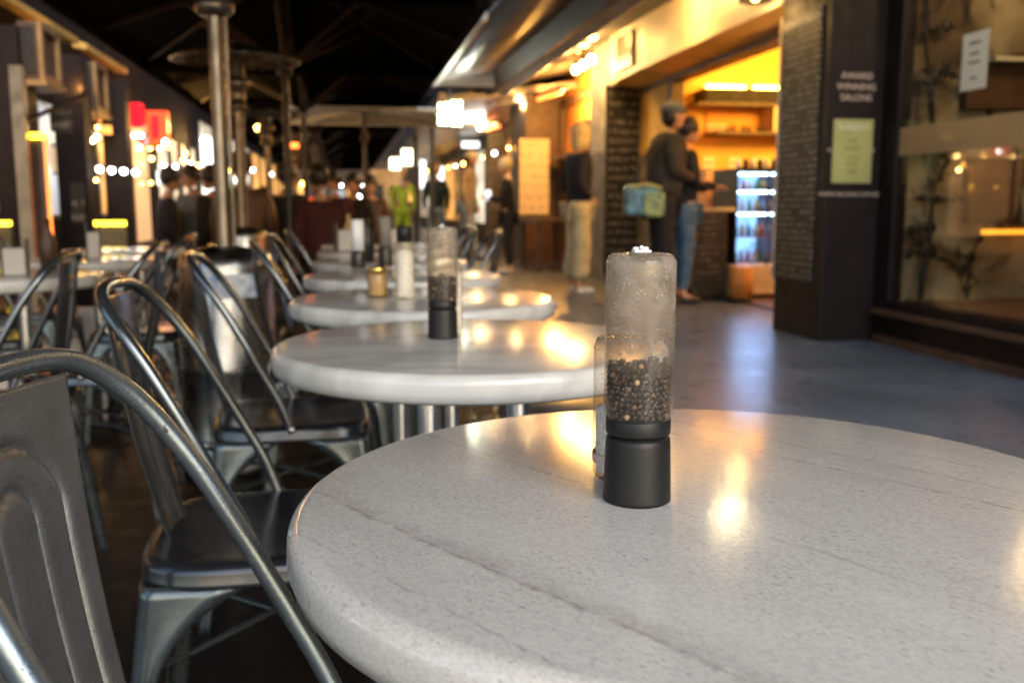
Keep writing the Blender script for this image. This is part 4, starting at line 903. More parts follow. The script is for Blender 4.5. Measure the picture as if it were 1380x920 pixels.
# sticker on nearest heater
stk = MB()
stk.lathe([(.1625, .60), (.1625, .68)], (0, 0, 0), 80)
lab = MB(); n = 14
vs = []
for i in range(n + 1):
    a = R(-105 + 60 * i / n)
    vs += [(.1625 * math.cos(a), .1625 * math.sin(a), .62), (.1622 * math.cos(a), .1622 * math.sin(a), .70)]
lab.add(vs, [(2 * i, 2 * i + 2, 2 * i + 3, 2 * i + 1) for i in range(n)], True)
lab.build('label_sticker', pbr('sticker', (.62, .64, .66), .5, var=.5, scale=30, c2=(.15, .25, .45)), ht)

# ------------------------------------------------------------------ tables
TR = .30; TZ = .72
def make_table(topm):
    t = thing('cafe_table', 'x', 'table')
    prof = [(0, 0)]
    for k in range(0, 7): a = R(90 - 90 * k / 6); prof.append((TR - .013 + .013 * math.cos(a), -.013 + .013 * math.sin(a)))
    prof += [(TR + .0005, -.024), (TR - .003, -.035), (TR - .010, -.0395), (TR - .02, -.040), (TR - .024, -.03), (TR - .03, -.025), (0, -.025)]
    MB().lathe(prof, (0, 0, TZ), 128).build('tabletop', topm, t)
    for s_ in (-.07, .07): MB().tube([(s_, 0, .05), (s_, 0, TZ - .03)], .022, 18).build('column', M['chrome'], t)
    for a in range(4):
        c, s_ = math.cos(R(45 + 90 * a)), math.sin(R(45 + 90 * a))
        MB().tube([(.02 * c, .02 * s_, .05), (.14 * c, .14 * s_, .045), (.25 * c, .25 * s_, .012)], [.02, .018, .012], 10).build('foot', M['gun_dark'], t)
    MB().box(-.14, .14, -.14, .14, TZ - .045, TZ - .0255).build('mounting_plate', M['dark_metal'], t)
    return t
tn = make_table(M['stone']); tn.location = (.257, .62, 0); tn['label'] = 'speckled grey stone round table in the foreground carrying the large pepper mill'; tn['group'] = 'round cafe tables'
tb = make_table(M['marble'])
TP = [(.187, 1.42, 'white-rimmed marble round table directly behind the foreground table'), (.173, 2.14, 'third marble round table holding the white salt mill and gold-lid jar'), (.171, 2.90, 'fourth marble table in the row, carrying the dark pair of mills'),
      (.17, 3.68, 'fifth small marble table in the blurred row'), (.17, 4.46, 'sixth marble table far down the row'), (.17, 5.25, 'seventh marble table before the seated crowd'),
      (-1.05, 3.12, 'left-row marble table at the picture edge with a napkin holder'), (-1.05, 4.0, 'left-row table just beyond the edge table'), (-1.05, 4.9, 'left-row table near the white barrier'),
      (-1.25, 2.30, 'left-row table beside the left-facing dark chair')]
for i, (x, y, lb) in enumerate(TP): place(tb, i == 0, (x, y, 0), .5 * i, lb, 'round cafe tables')

# ------------------------------------------------------------------ metal chairs
def make_chair(hoopm, seatm, splatm, legm):
    t = thing('metal_chair', 'x', 'chair')
    # hoop: faces +y locally
    side = [(.168, .0, .437), (.168, -.024, .504), (.167, -.060, .575), (.164, -.097, .645), (.158, -.135, .712), (.145, -.170, .765), (.118, -.195, .797), (.075, -.207, .812), (0, -.212, .816)]
    pts = side + [(-x, y, z) for x, y, z in side[-2::-1]]
    MB().tube(spline(pts, 6), .0088, 14).build('hoop', hoopm, t)
    for s_ in (1, -1):
        MB().ball((s_ * .178, .0, .447), .008, sz=.8, sx=.6, seg=10, rings=6).build('rivet', M['chrome'], t)
    # splat with two raised loops
    nu, nv = 84, 96; vs = []; fs = []
    for j in range(nv + 1):
        v = j / nv; hwid = .062 + .026 * v
        z = .425 + v * (.800 - .425); yb = -.142 - .072 * v - .010 * math.sin(v * math.pi)
        for i in range(nu + 1):
            u = -1 + 2 * i / nu; x = u * hwid
            e = 0
            for uu, vt in ((.72, .90), (.30, .82)):
                # distance to a loop: straight sides, round top
                rx = uu * hwid; zt = .425 + vt * .375
                if z < zt - rx: d = abs(abs(x) - rx)
                else: d = abs(math.hypot(x, z - (zt - rx)) - rx)
                e += .0042 * math.exp(-(d / .0030) ** 2)
            e += .0 + (.003 if abs(u) > .96 else 0)
            vs.append((x, yb - e + .012 * (u * u), z))
    for j in range(nv):
        for i in range(nu): a = j * (nu + 1) + i; fs.append((a, a + 1, a + nu + 2, a + nu + 1))
    sp = MB().add(vs, fs, True).build('splat', splatm, t)
    md = sp.modifiers.new('thick', 'SOLIDIFY'); md.thickness = .002
    # seat pan: superellipse rings
    def ring(h, z, k=4.0, n=64):
        o = []
        for i in range(n):
            a = 2 * math.pi * i / n; c, s_ = math.cos(a), math.sin(a)
            o.append((h * .98 * math.copysign(abs(c) ** (2 / k), c), h * math.copysign(abs(s_) ** (2 / k), s_) , z))
        return o
    rings = [ring(.02, .444), ring(.08, .4445), ring(.135, .448), ring(.158, .4505), ring(.168, .4500), ring(.174, .446), ring(.177, .438), ring(.177, .425), ring(.179, .421), ring(.177, .418), ring(.172, .42), ring(.16, .435), ring(.08, .438), ring(.02, .438)]
    vs = [p for r_ in rings for p in r_]; n = 64
    fs = [(i * n + k, i * n + (k + 1) % n, (i + 1) * n + (k + 1) % n, (i + 1) * n + k) for i in range(len(rings) - 1) for k in range(n)]
    fs += [tuple(range(n)), tuple(range((len(rings) - 1) * n, len(rings) * n))]
    MB().add(vs, fs, True).build('seat', seatm, t)
    # legs: L-section sheet legs that swell into the apron
    for sx_ in (1, -1):
        for sy_ in (1, -1):
            vs = []; fs = []; nz = 22
            ncs = 15
            for j in range(nz + 1):
                v = j / nz; z = .008 + v * (.424 - .008)
                out = (1 - v) * .035
                cx, cy_ = sx_ * (.166 + out), sy_ * (.166 + out * (1.35 if sy_ < 0 else .8))
                wing = .026 + .014 * v + .115 * max(0, (v - .62) / .38) ** 2.6
                rad = .014 + .01 * v
                row = []
                m_ = 5
                row.append((cx - sx_ * wing, cy_)); row.append((cx - sx_ * (wing * .72), cy_ + sy_ * .0)); row.append((cx - sx_ * (wing * .5 + rad * .2), cy_ - sy_ * .004)); row.append((cx - sx_ * rad, cy_))
                for k in range(1, 7):
                    a = R(90 * k / 7); row.append((cx - sx_ * rad * (1 - math.sin(a)), cy_ - sy_ * rad * (1 - math.cos(a))))
                row.append((cx, cy_ - sy_ * rad)); row.append((cx - sx_ * .004, cy_ - sy_ * (wing * .5 + rad * .2))); row.append((cx, cy_ - sy_ * wing * .72)); row.append((cx, cy_ - sy_ * wing))
                vs += [(p[0], p[1], z) for p in row]; ncs = len(row)
            for j in range(nz):
                for k in range(ncs - 1): a = j * ncs + k; fs.append((a, a + 1, a + ncs + 1, a + ncs))
            lg = MB().add(vs, fs, True).build('leg', legm, t)
            md = lg.modifiers.new('thick', 'SOLIDIFY'); md.thickness = .0022
    MB().tube([(.16, .16, .30), (0, 0, .31), (-.16, -.16, .30)], .005, 6).tube([(-.16, .16, .30), (0, 0, .31), (.16, -.16, .30)], .005, 6).build('cross_brace', legm, t)
    return t
ch = make_chair(M['gun'], M['gun_dark'], M['panel_grey'], M['gun'])
ch2 = make_chair(M['gun_dark'], M['gun_black'], M['gun_dark'], M['gun_mid'])
CH = [((-.024, .632), -99, 'light gunmetal chair nearest the camera, at the left picture edge'), ((-.118, 1.42), -90, 'steel chair with rounded hoop back and dark seat, left of the second table'),
      ((-.13, 2.22), -88, 'dark hoop-backed chair just beyond, left of the third table'), ((-.07, 2.97), -85, 'hoop-backed chair in front of the big heater base, at the fourth table'),
      ((-.08, 3.75), -92, 'small amber-lit chair back left of the fifth table'), ((-.06, 4.55), -86, 'blurred chair with orange glints left of the sixth table'),
      ((-.844, 2.36), 92, 'dark chair facing away to the left at the picture edge'), ((-.75, 2.98), 90, 'left-facing steel chair between the two rows'), ((-.80, 3.9), 86, 'further left-facing steel chair between the rows'),
      ((.41, 4.62), 95, 'right-hand chair leaning over the sixth table with a gold glint'), ((.46, 4.15), 90, 'right-hand chair at the gap of fifth and sixth tables'),
      ((.47, 5.3), 88, 'furthest right-hand chair beside the seventh table'), ((-1.32, 3.75), -80, 'chair on the far side of the left-row table'), ((-1.45, 4.7), -95, 'chair near the white barrier on the left')]
for i, (q, a, lb) in enumerate(CH): place(ch if i == 0 else ch2, i < 2, (q[0], q[1], 0), R(a), lb, 'metal cafe chairs')
stl = thing('metal_stool', 'backless metal stool tucked low right of the third table', 'stool', (.52, 2.25, 0))
MB().lathe([(0, .45), (.14, .452), (.155, .445), (.158, .42), (.15, .418), (0, .43)], (0, 0, 0), 40).build('seat', M['steel_worn'], stl)
for a in range(4):
    c, s_ = math.cos(R(45 + 90 * a)), math.sin(R(45 + 90 * a)); MB().tube([(.12 * c, .12 * s_, .42), (.17 * c, .17 * s_, .004)], [.016, .01], 10).build('leg', M['gun'], stl)

# ------------------------------------------------------------------ table-top things
def pepper_fill(parent, rad, z0, z1, seed=1, nm_='peppercorns', mat=None, rc=.0021):
    rnd = random.Random(seed); m = MB()
    base = [(0, 0, 1)] 
    def corn(x, y, z):
        r = rc * rnd.uniform(.85, 1.12); a = rnd.random() * 3
        m.ball((x, y, z), r, rnd.uniform(.9, 1.1), rnd.uniform(.9, 1.1), rnd.uniform(.85, 1.1), seg=8, rings=6)
    step = rc * 1.9; z = z0 + rc
    while z < z1 + rc * 1.5:
        for rr_ in (rad - rc * 1.05, rad - rc * 3.0, rad - rc * 5):
            if rr_ < 0: continue
            nn = int(2 * math.pi * rr_ / (rc * 2.05)); ph = rnd.random() * 6
            for k in range(nn):
                a = ph + 2 * math.pi * k / nn + rnd.uniform(-.05, .05)
                top = z1 + .003 * math.sin(a * 2 + 1) + rnd.uniform(-.002, .002)
                if z < top: corn((rr_ - rnd.uniform(0, .0004)) * math.cos(a), (rr_ - rnd.uniform(0, .0004)) * math.sin(a), z + rnd.uniform(-.0007, .0007))
        z += step
    rr_ = rad - rc * 7
    while rr_ > 0:
        nn = max(1, int(2 * math.pi * rr_ / (rc * 2.1)))
        for k in range(nn): a = 2 * math.pi * k / nn; corn(rr_ * math.cos(a), rr_ * math.sin(a), z1 - .001 + rnd.uniform(-.001, .001))
        rr_ -= rc * 2
    o = m.build(nm_, mat or M['pepper'], parent); o['kind'] = 'stuff'; return o
def jar_profile(z0, z1, r, th=.0013, sh=.007):
    o = [(r * .96, z0)]
    o += [(r, z0 + .003), (r, z1 - sh - .03), (r * .994, z1 - sh - .018), (r * .997, z1 - sh)]
    for k in range(1, 8): a = R(90 * k / 7); o.append((r * .997 - sh + sh * math.cos(a), z1 - sh + sh * math.sin(a)))
    o += [(r * .5, z1 - .001), (0.0005, z1 - .0025)]
    i = [(0.0005, z1 - .004), (r * .5, z1 - .003)]
    for k in range(7, 0, -1): a = R(90 * k / 7); i.append((r * .997 - sh + (sh - th) * math.cos(a), z1 - sh + (sh - th) * math.sin(a)))
    i += [(r - th, z1 - sh), (r - th, z0 + .003), (r * .96 - th, z0)]
    return o + i
def make_mill(label, H=.173, scrap=True, fill=.1135):
    t = thing('pepper_mill', label, 'pepper mill')
    lower = [(0, 0), (.0225, 0), (.0238, .001), (.0238, .003), (.0236, .006), (.0226, .041), (.0222, .0450), (.0212, .0462), (.0200, .0466), (.0196, .0474), (.0, .0474)]
    MB().lathe(lower, (0, 0, 0), 64).build('base', M['black_plastic'], t)
    MB().lathe([(.0, .0478), (.0205, .0478), (.0222, .0486), (.0226, .0500), (.0226, .0585), (.0220, .0597), (0, .0597)], (0, 0, 0), 64).build('collar', M['black_plastic'], t)
    MB().lathe(jar_profile(.0598, H, .0241), (0, 0, 0), 96).build('glass_jar', M['jar'], t)
    pepper_fill(t, .0226, .0605, fill - .0175)
    if scrap:
        s_ = MB(); s_.box(-.006, .006, -.004, .004, H + .0002, H + .0022); s_.ball((-.004, .0, H + .003), .002, 1.2, 1, .7); s_.ball((.003, .001, H + .003), .0022, 1.2, 1, .6); s_.ball((0, 0, H + .0038), .0015)
        s_.build('torn_label', M['white_scrap'], t, bevel=.0008)
    return t
ml = make_mill('large glass pepper mill with black base, standing on the foreground table'); ml.location = at_z(858, 672, TZ)
m2 = copy_tree(ml); m2.location = at_z(597, 455, TZ); m2['label'] = 'smaller-looking blurred pepper mill on the second marble table'; m2.rotation_euler = (0, 0, 1.3)
for o in (ml, m2): o['group'] = 'upright pepper mills'
def make_shaker(label, loc, r=.019, h=.1, cap=None, fill=.6, fm='salt', capm='black_plastic', capz=.02, capr=.9):
    t = thing('salt_shaker', label, 'shaker', loc)
    MB().lathe([(.0, .002), (r * .9, .0), (r, .004), (r, h * .92), (r * .9, h), (r * .3, h + .001), (0, h + .001)], (0, 0, 0), 40).build('glass_body', M['jar'], t)
    MB().lathe([(.0, .004), (r * .88, .004), (r * .9, .006), (r * .9, h * fill), (r * .4, h * fill + .004), (0, h * fill + .005)], (0, 0, 0), 32).build('contents', M[fm], t)
    if cap: MB().lathe([(0, h + .0015), (r * capr, h + .0015), (r * capr, h + capz), (r * capr * .9, h + capz + .002), (0, h + capz + .002)], (0, 0, 0), 32).build('cap', M[capm], t)
    return t
s1 = make_shaker('frosted salt shaker half hidden behind the large pepper mill', at_z(836, 640, TZ), .0215, .106, fill=.5)
MB().lathe([(.0218, .012), (.0218, .019)], (0, 0, 0), 40).build('pink_label', M['pink'], s1)
MB().lathe([(0, .1075), (.018, .1075), (.02, .104), (.0216, .100), (.0216, .098)], (0, 0, 0), 40).build('lid', M['jar'], s1)
make_shaker('white salt shaker peeping out behind the blurred pepper mill', at_z(609, 447, TZ), .018, .115, fill=.85)
make_shaker('tall white salt mill with black cap on the third table', at_z(546, 402, TZ), .022, .125, cap=True, fill=.84, capz=.034, capr=.78)
make_shaker('stubby spice jar with gold lid on the third table', at_z(509, 400, TZ), .023, .055, cap=True, fill=.95, fm='spice', capm='gold', capz=.012)
make_shaker('left dark-based mill of the pair on the fourth table', at_z(483, 362, TZ), .026, .06, cap=True, fill=.95, fm='black_plastic', capm='white_scrap', capz=.10, capr=.8)
make_shaker('right dark-based mill of the pair on the fourth table', at_z(520, 360, TZ), .026, .07, cap=True, fill=.95, fm='black_plastic', capm='grey_stone', capz=.10, capr=.8)
def napkin(label, loc, wd=.05, dp=.04, h=.13, rz=.2):
    t = thing('napkin_holder', label, 'napkin holder', loc, rz)
    MB().box(-wd, wd, -dp, dp, .0, h * .75).build('napkins', pbr('napkin_white', (.45, .41, .38), .8, var=.1), t, bevel=.004)
    MB().box(-wd - .006, -wd - .001, -dp, dp, 0, h).box(wd + .001, wd + .006, -dp, dp, 0, h).box(-wd - .006, wd + .006, -dp, dp, -.0 + .0005, .004).build('holder', M['dark_metal'], t)
napkin('white napkin block on the left edge table', (at_z(22, 371, TZ)[0], at_z(22, 371, TZ)[1], TZ), .03, .03, .11)
p = at_z(110, 352, TZ); napkin('tall pale napkin holder beyond the left edge table', (p[0], 4.0, TZ), .022, .022, .14)
if 0: napkin('white napkin holder on the left table near the barrier', (-.98, 4.9, TZ), .05, .04, .14)
napkin('amber-lit napkin box on the sixth table', (.02, 4.5, TZ), .06, .04, .13)
napkin('pale napkin box on the seventh table', (.25, 5.3, TZ), .05, .04, .11)
for i, (x, y, z, lb, mt) in enumerate(((.08, 3.6, TZ, 'dark sauce bottle on the fifth table', 'dark_metal'), (.02, 5.2, TZ, 'amber bottle on the seventh table', 'bulb_a'), (-.95, 3.28, TZ, 'brown sauce bottle on the left edge table', 'brown'))):
    o = MB().lathe([(0, 0), (.026, 0), (.026, .09), (.011, .13), (.011, .165), (0, .165)], (x, y, z), 20).build('sauce_bottle', M['spice'] if mt == 'bulb_a' else M[mt]); tag(o, lb, 'bottle')

# ------------------------------------------------------------------ people
def skin_mesh(pts, edges, rad, root=0, sub=1):
    me = bpy.data.meshes.new('tmp'); me.from_pydata([tuple(p) for p in pts], edges, [])
    o = bpy.data.objects.new('tmp', me); COL.objects.link(o)
    md = o.modifiers.new('s', 'SKIN'); md.use_smooth_shade = True
    sv = me.skin_vertices[0].data
    for i, r in enumerate(rad):
        r = r if isinstance(r, tuple) else (r, r); sv[i].radius = r; sv[i].use_root = (i == root)
    ss = o.modifiers.new('u', 'SUBSURF'); ss.levels = sub; ss.render_levels = sub
    dg = bpy.context.evaluated_depsgraph_get(); m2_ = bpy.data.meshes.new_from_object(o.evaluated_get(dg))
    vs = [tuple(v.co) for v in m2_.vertices]; fs = [tuple(p.vertices) for p in m2_.polygons]
    bpy.data.objects.remove(o); bpy.data.meshes.remove(me); bpy.data.meshes.remove(m2_)
    return vs, fs
def person(label, loc, h, rz, top, legs, hair, shoe='shoe_dark', cap=None, pose='stand', wide=1.0, topw=1.0, long_hair=False, lean=0, head_turn=0, arms=None, detail=True, group=None):
    """one body mesh (torso, limbs, head with face, hands with five fingers); clothes, hair, cap as children. faces +y"""
    k = h / 1.75; t = thing('person', label, 'person', loc, rz, group)
    hip = .93; dy = 0
    if pose == 'sit': hip = .50
    L = lean
    P = {}
    P['pel'] = (0, 0, hip); P['sp'] = (0, .02 + L * .35, hip + .20); P['che'] = (0, .01 + L * .8, hip + .42); P['nk'] = (0, .0 + L * 1.15, hip + .56); P['hb'] = (0, .02 + L * 1.35, hip + .63)
    for s_, n_ in ((1, 'R'), (-1, 'L')):
        P['sh' + n_] = (s_ * .17, L * 1.0, hip + .50)
        a = (arms or {}).get(n_)
        if a is None: a = ((s_ * .23, -.02 + L * .8, hip + .22), (s_ * .22, .08 + L * .5, hip - .02))
        P['el' + n_], P['wr' + n_] = a
        P['hp' + n_] = (s_ * .09, 0, hip - .04)
        if pose == 'sit':
            P['kn' + n_] = (s_ * .12, .42, .50); P['an' + n_] = (s_ * .12, .38, .08); P['to' + n_] = (s_ * .13, .52, .035)
        elif pose == 'walk':
            P['kn' + n_] = (s_ * .10, .10 * s_ + .03, .50); P['an' + n_] = (s_ * .10, .20 * s_ - .04, .08); P['to' + n_] = (s_ * .11, .20 * s_ + .10, .035)
        else:
            P['kn' + n_] = (s_ * .10, .02, .50); P['an' + n_] = (s_ * .11, -.02, .08); P['to' + n_] = (s_ * .13, .13, .035)
    keys = list(P); idx = {a: i for i, a in enumerate(keys)}
    E_ = [('pel', 'sp'), ('sp', 'che'), ('che', 'nk'), ('nk', 'hb')]
    RD = dict(pel=(.14, .11), sp=(.125, .095), che=(.15, .105), nk=(.055, .055), hb=(.05, .05))
    for n_ in 'RL':
        E_ += [('che', 'sh' + n_), ('sh' + n_, 'el' + n_), ('el' + n_, 'wr' + n_), ('pel', 'hp' + n_), ('hp' + n_, 'kn' + n_), ('kn' + n_, 'an' + n_), ('an' + n_, 'to' + n_)]
        RD.update({'sh' + n_: .058, 'el' + n_: .040, 'wr' + n_: .026, 'hp' + n_: .085, 'kn' + n_: .058, 'an' + n_: .038, 'to' + n_: .032})
    S = Matrix.Scale(k, 4)
    vs, fs = skin_mesh([P[a] for a in keys], [(idx[a], idx[b]) for a, b in E_], [RD[a] for a in keys])
    body = MB().add(vs, fs, True, S)
    hc = Vector(P['hb']) + Vector((0, .02, .10)); ht_ = Matrix.Translation(hc) @ Matrix.Rotation(head_turn, 4, 'Z')
    HM = S @ ht_
    # head: egg with jaw, nose, brow, ears, lips
    body.ball((0, 0, .01), .098, .80, .98, 1.12, 20, 14, HM); body.ball((0, .03, -.055), .062, .85, .9, .85, 14, 10, HM)
    body.ball((0, .098, -.005), .014, .8, 1.2, 1.5, 8, 6, HM)
    for s_ in (1, -1): body.ball((s_ * .079, -.005, 0), .024, .35, .7, 1.2, 8, 6, HM)
    body.ball((0, .083, -.05), .02, 1.1, .5, .35, 8, 6, HM)
    # hands
    for n_, s_ in (('R', 1), ('L', -1)):
        w_0 = Vector(P['wr' + n_]); d = (w_0 - Vector(P['el' + n_])).normalized(); side_ = Vector((0, 1, 0)) if abs(d.y) < .7 else Vector((s_, 0, 0)); side_ = (side_ - d * side_.dot(d)).normalized(); nrm = d.cross(side_)
        pc = w_0 + d * .05
        pts = [w_0, pc, w_0 + d * .085]; ed = [(0, 1), (1, 2)]; rd = [(.024, .018), (.034, .016), (.034, .014)]
        for q, ln in zip((-1.5, -.5, .5, 1.5), (.06, .072, .075, .066)):
            b0 = w_0 + d * .075 + side_ * q * .019; i0 = len(pts); pts += [b0, b0 + d * ln * .5 + nrm * .006, b0 + d * ln * .9 + nrm * .022]; ed += [(2, i0), (i0, i0 + 1), (i0 + 1, i0 + 2)]; rd += [.009, .0085, .007]
        i0 = len(pts); b0 = w_0 + d * .03 + side_ * .03; pts += [b0, b0 + d * .03 + side_ * .022, b0 + d * .058 + side_ * .026 + nrm * .01]; ed += [(1, i0), (i0, i0 + 1), (i0 + 1, i0 + 2)]; rd += [.012, .0105, .009]
        if detail: v2, f2 = skin_mesh(pts, ed, rd); body.add(v2, f2, True, S)
        else: body.ball(tuple(pc), .035, .7, .9, 1.3, 10, 8, S)
    body.build('body', M['skin'], t)
    eye = MB()
    for s_ in (1, -1): eye.ball((s_ * .032, .086, .015), .010, 1.2, .6, .7, 8, 6, HM)
    eye.build('eyes', M['hair_dark'], t)
    # clothes
    kk_ = ['pel', 'sp', 'che', 'nk', 'shR', 'elR', 'wrR', 'shL', 'elL', 'wrL']; ix = {a: i for i, a in enumerate(kk_)}
    PP = dict(P); PP['nk'] = tuple(Vector(P['che']).lerp(Vector(P['nk']), .72)); PP['pel'] = (P['pel'][0], P['pel'][1], P['pel'][2] - .06)
    rr2 = dict(pel=(.165 * topw, .13 * topw), sp=(.155 * topw, .125 * topw), che=(.168 * topw, .13 * topw), nk=(.075, .07), shR=.078 * topw, shL=.078 * topw, elR=.058 * topw, elL=.058 * topw, wrR=.040, wrL=.040)
    ee = [('pel', 'sp'), ('sp', 'che'), ('che', 'nk'), ('che', 'shR'), ('shR', 'elR'), ('elR', 'wrR'), ('che', 'shL'), ('shL', 'elL'), ('elL', 'wrL')]
    vs, fs = skin_mesh([PP[a] for a in kk_], [(ix[a], ix[b]) for a, b in ee], [rr2[a] for a in kk_], sub=2); MB().add(vs, fs, True, S).build('jacket', M[top], t)
    kk_ = ['pel', 'hpR', 'knR', 'anR', 'hpL', 'knL', 'anL']; ix = {a: i for i, a in enumerate(kk_)}
    rr2 = dict(pel=(.152, .118), hpR=.102, hpL=.102, knR=.070 * wide, knL=.070 * wide, anR=.052 * wide * wide, anL=.052 * wide * wide)
    ee = [('pel', 'hpR'), ('hpR', 'knR'), ('knR', 'anR'), ('pel', 'hpL'), ('hpL', 'knL'), ('knL', 'anL')]
    PP = dict(P)
    for n_ in 'RL': PP['an' + n_] = tuple(Vector(P['an' + n_]) + Vector((0, 0, .05)))
    vs, fs = skin_mesh([PP[a] for a in kk_], [(ix[a], ix[b]) for a, b in ee], [rr2[a] for a in kk_], sub=2); MB().add(vs, fs, True, S).build('trousers', M[legs], t)
    for n_ in 'RL':
        a_, b_ = Vector(P['an' + n_]), Vector(P['to' + n_]); heel = Vector((a_.x, a_.y - .04, .045)); toe = Vector((b_.x, b_.y + .03, .038))
        v2, f2 = skin_mesh([heel, (a_.x, a_.y + .03, .055), toe], [(0, 1), (1, 2)], [(.042, .04), (.045, .05), (.042, .032)]); MB().add(v2, f2, True, S).build('shoe', M[shoe], t)
    hm = MB()
    if cap is None or long_hair:
        hm.ball((0, -.016, .047), .114, .86, .98, 1.02, 18, 12, HM)
        if long_hair:
            hm.ball((0, -.05, -.05), .095, .95, .75, 1.35, 16, 12, HM)
            for s_ in (1, -1): hm.ball((s_ * .07, .0, -.05), .05, .6, .9, 2.0, 12, 10, HM)
        hm.build('hair', M[hair], t)
    else:
        hm.ball((0, -.035, .0), .098, .86, .85, .95, 16, 10, HM); hm.build('hair', M[hair], t)
        c = MB().ball((0, -.008, .055), .108, .90, 1.08, .70, 18, 12, HM); c.ball((0, .085, .045), .07, .95, .9, .16, 16, 8, HM); c.build('cap', M[cap], t)
    return t
def foot(px, py): p = at_z(px, py, 0); return (p[0], p[1], .004)
# standing shoppers, each facing roughly along or across the footpath
bl = person('blonde woman in a dark jumper and wide cream trousers standing by the menu board', foot(777, 396), 1.74, R(-82), 'navy', 'cream_cloth', 'hair_blonde', 'shoe_white', long_hair=True, wide=1.55, topw=1.08, head_turn=R(10),
            arms={'R': ((.23, -.08, 1.16), (.14, .10, 1.02)), 'L': ((-.23, -.08, 1.16), (-.14, .10, 1.02))})
cm_ = person('man in a flat cap and dark jacket carrying a shoulder bag at the cafe counter', (2.90, 8.48, .004), 1.84, R(-88), 'olive', 'black_cloth', 'hair_dark', cap='grey_mid', topw=1.34, lean=.05, head_turn=R(0),
             arms={'R': ((.24, .02, 1.18), (.12, .26, 1.12)), 'L': ((-.26, .0, 1.18), (-.1, .26, 1.10))})
cp = person('person in a black top and blue jeans beside the capped man at the counter', (3.17, 8.60, .004), 1.70, R(-92), 'black_cloth', 'jean', 'hair_dark', topw=1.0,
            arms={'R': ((.22, .05, 1.16), (.12, .28, 1.14)), 'L': ((-.22, .05, 1.16), (-.1, .28, 1.12))})
pw = person('woman in black looking down at a phone near the poster board', foot(686, 369), 1.54, R(75), 'black_cloth', 'black_cloth', 'hair_blonde', 'shoe_white', head_turn=0, lean=.02,
            arms={'R': ((.2, .1, 1.14), (.08, .32, 1.18)), 'L': ((-.2, .1, 1.14), (-.08, .32, 1.18))})
fy = 13.2
hm_ = person('man in a white flat cap and long beige coat walking past the shops', at_y(629, 279, 16.3)[:2] + (.004,), 1.83, R(-115), 'grey_cloth', 'pale_jean', 'hair_dark', cap='white_cloth', pose='walk', topw=1.15, lean=.03)
bt = person('young man in a dark teal jumper beside the white-capped man', at_y(588, 279, 17.6)[:2] + (.004,), 1.66, R(170), 'teal_cloth', 'pale_jean', 'hair_blonde', topw=1.0)
# bag on the capped man's hip
bg_ = thing('shoulder_bag', 'blue and green patterned shoulder bag slung behind the capped man', 'bag', (0, 0, 0))
bp_ = at_y(868, 268, 8.25)
MB().box(bp_[0] - .17, bp_[0] + .15, 8.20, 8.38, bp_[2] - .15, bp_[2] + .13).build('bag_body', M['bag_a'], bg_, bevel=.05)
MB().box(bp_[0] - .03, bp_[0] + .17, 8.15, 8.21, bp_[2] - .16, bp_[2] + .06).build('pocket', pbr('green_bag_panel', (.30, .38, .10), .5, var=.6, scale=25, c2=(.05, .12, .2)), bg_, bevel=.025)
MB().tube([(bp_[0] - .15, 8.18, bp_[2] + .10), (bp_[0] + .0, 8.17, bp_[2] + .13), (bp_[0] + .14, 8.18, bp_[2] + .09)], .014, 8).build('handle', M['paper_green'], bg_)
MB().tube(spline([(bp_[0] - .12, 8.29, bp_[2] + .08), (bp_[0] + .02, 8.34, bp_[2] + .35), (bp_[0] + .16, 8.38, bp_[2] + .58), (bp_[0] + .26, 8.50, bp_[2] + .52)], 5), .012, 8).build('strap', M['dark_metal'], bg_)
ph = MB().box(-.035, .035, -.005, .005, -.07, .07).build('mobile_phone', emit('phone_screen', (.8, .85, 1), .6), loc=(foot(686, 369)[0] - .28, foot(686, 369)[1] + .06, 1.08)); tag(ph, 'small phone held up by the woman in black', 'phone')
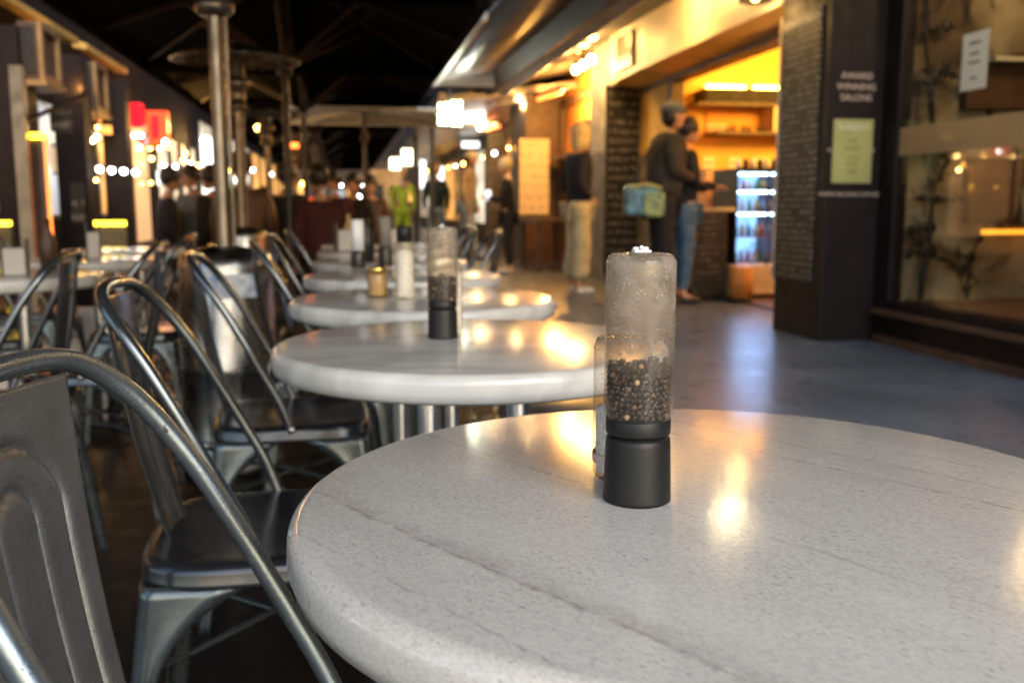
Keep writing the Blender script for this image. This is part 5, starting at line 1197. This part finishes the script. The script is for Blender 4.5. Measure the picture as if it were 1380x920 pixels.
# seated and distant people
def pe(label, px, y, h, rz, top, legs, hair, z=0, **k):
    p = at_y(px, 279, y); return person(label, (p[0], y, z + .004), h, rz, top, legs, hair, detail=False, **k)
pe('seated diner in a maroon top with dark hair in the middle of the lane', 432, 8.2, 1.62, R(20), 'maroon', 'black_cloth', 'hair_dark', pose='sit', topw=1.25)
pe('seated dark-haired diner at the far end of the middle row', 478, 12.0, 1.7, R(160), 'black_cloth', 'black_cloth', 'hair_dark', pose='sit', topw=1.1)
pe('seated diner in brown facing the camera down the lane', 500, 13.0, 1.7, R(175), 'brown', 'black_cloth', 'hair_dark', pose='sit', topw=1.1)
pe('person in white cap standing far down the lane', 484, 24, 1.7, R(-150), 'grey_mid', 'black_cloth', 'hair_dark', cap='white_cloth')
pe('person in mid grey jacket standing beside the distant white cap', 507, 22.5, 1.72, R(170), 'grey_mid', 'grey_mid', 'hair_blonde', topw=1.2)
pe('worker in a hi-vis lime vest between the tables', 543, 19.0, 1.66, R(180), 'hivis', 'hivis', 'hair_blonde', topw=.8)
pe('seated diner in a dark coat behind the second heater post', 328, 8.8, 1.8, R(20), 'brown', 'black_cloth', 'hair_dark', pose='sit', topw=1.3)
pe('seated person in navy left of the big heater post', 220, 10.6, 1.7, R(-70), 'navy', 'black_cloth', 'hair_dark', pose='sit', lean=.04)
pe('seated person in a grey jacket next to the navy-clad person', 262, 10.9, 1.75, R(140), 'grey_mid', 'grey_mid', 'hair_dark', pose='sit', topw=1.15)
pe('seated figure in black half hidden by the big heater post', 289, 10.0, 1.7, R(60), 'black_cloth', 'black_cloth', 'hair_dark', pose='sit', topw=1.1)
pe('cook working under the white heat lamps in the left shop', 138, 12.2, 1.42, R(-80), 'grey_mid', 'black_cloth', 'hair_dark', lean=.05)
pe('seated diner with blond hair at the far left edge', 3, 8.2, 1.5, R(-60), 'brown', 'black_cloth', 'hair_blonde', pose='sit', topw=1.1)
pe('seated diner in black between the third and fourth heaters', 385, 9.8, 1.72, R(-40), 'black_cloth', 'black_cloth', 'hair_dark', pose='sit', topw=1.2)
pe('seated diner in red far down the middle row', 452, 12.0, 1.72, R(150), 'maroon', 'black_cloth', 'hair_dark', pose='sit', topw=1.2)
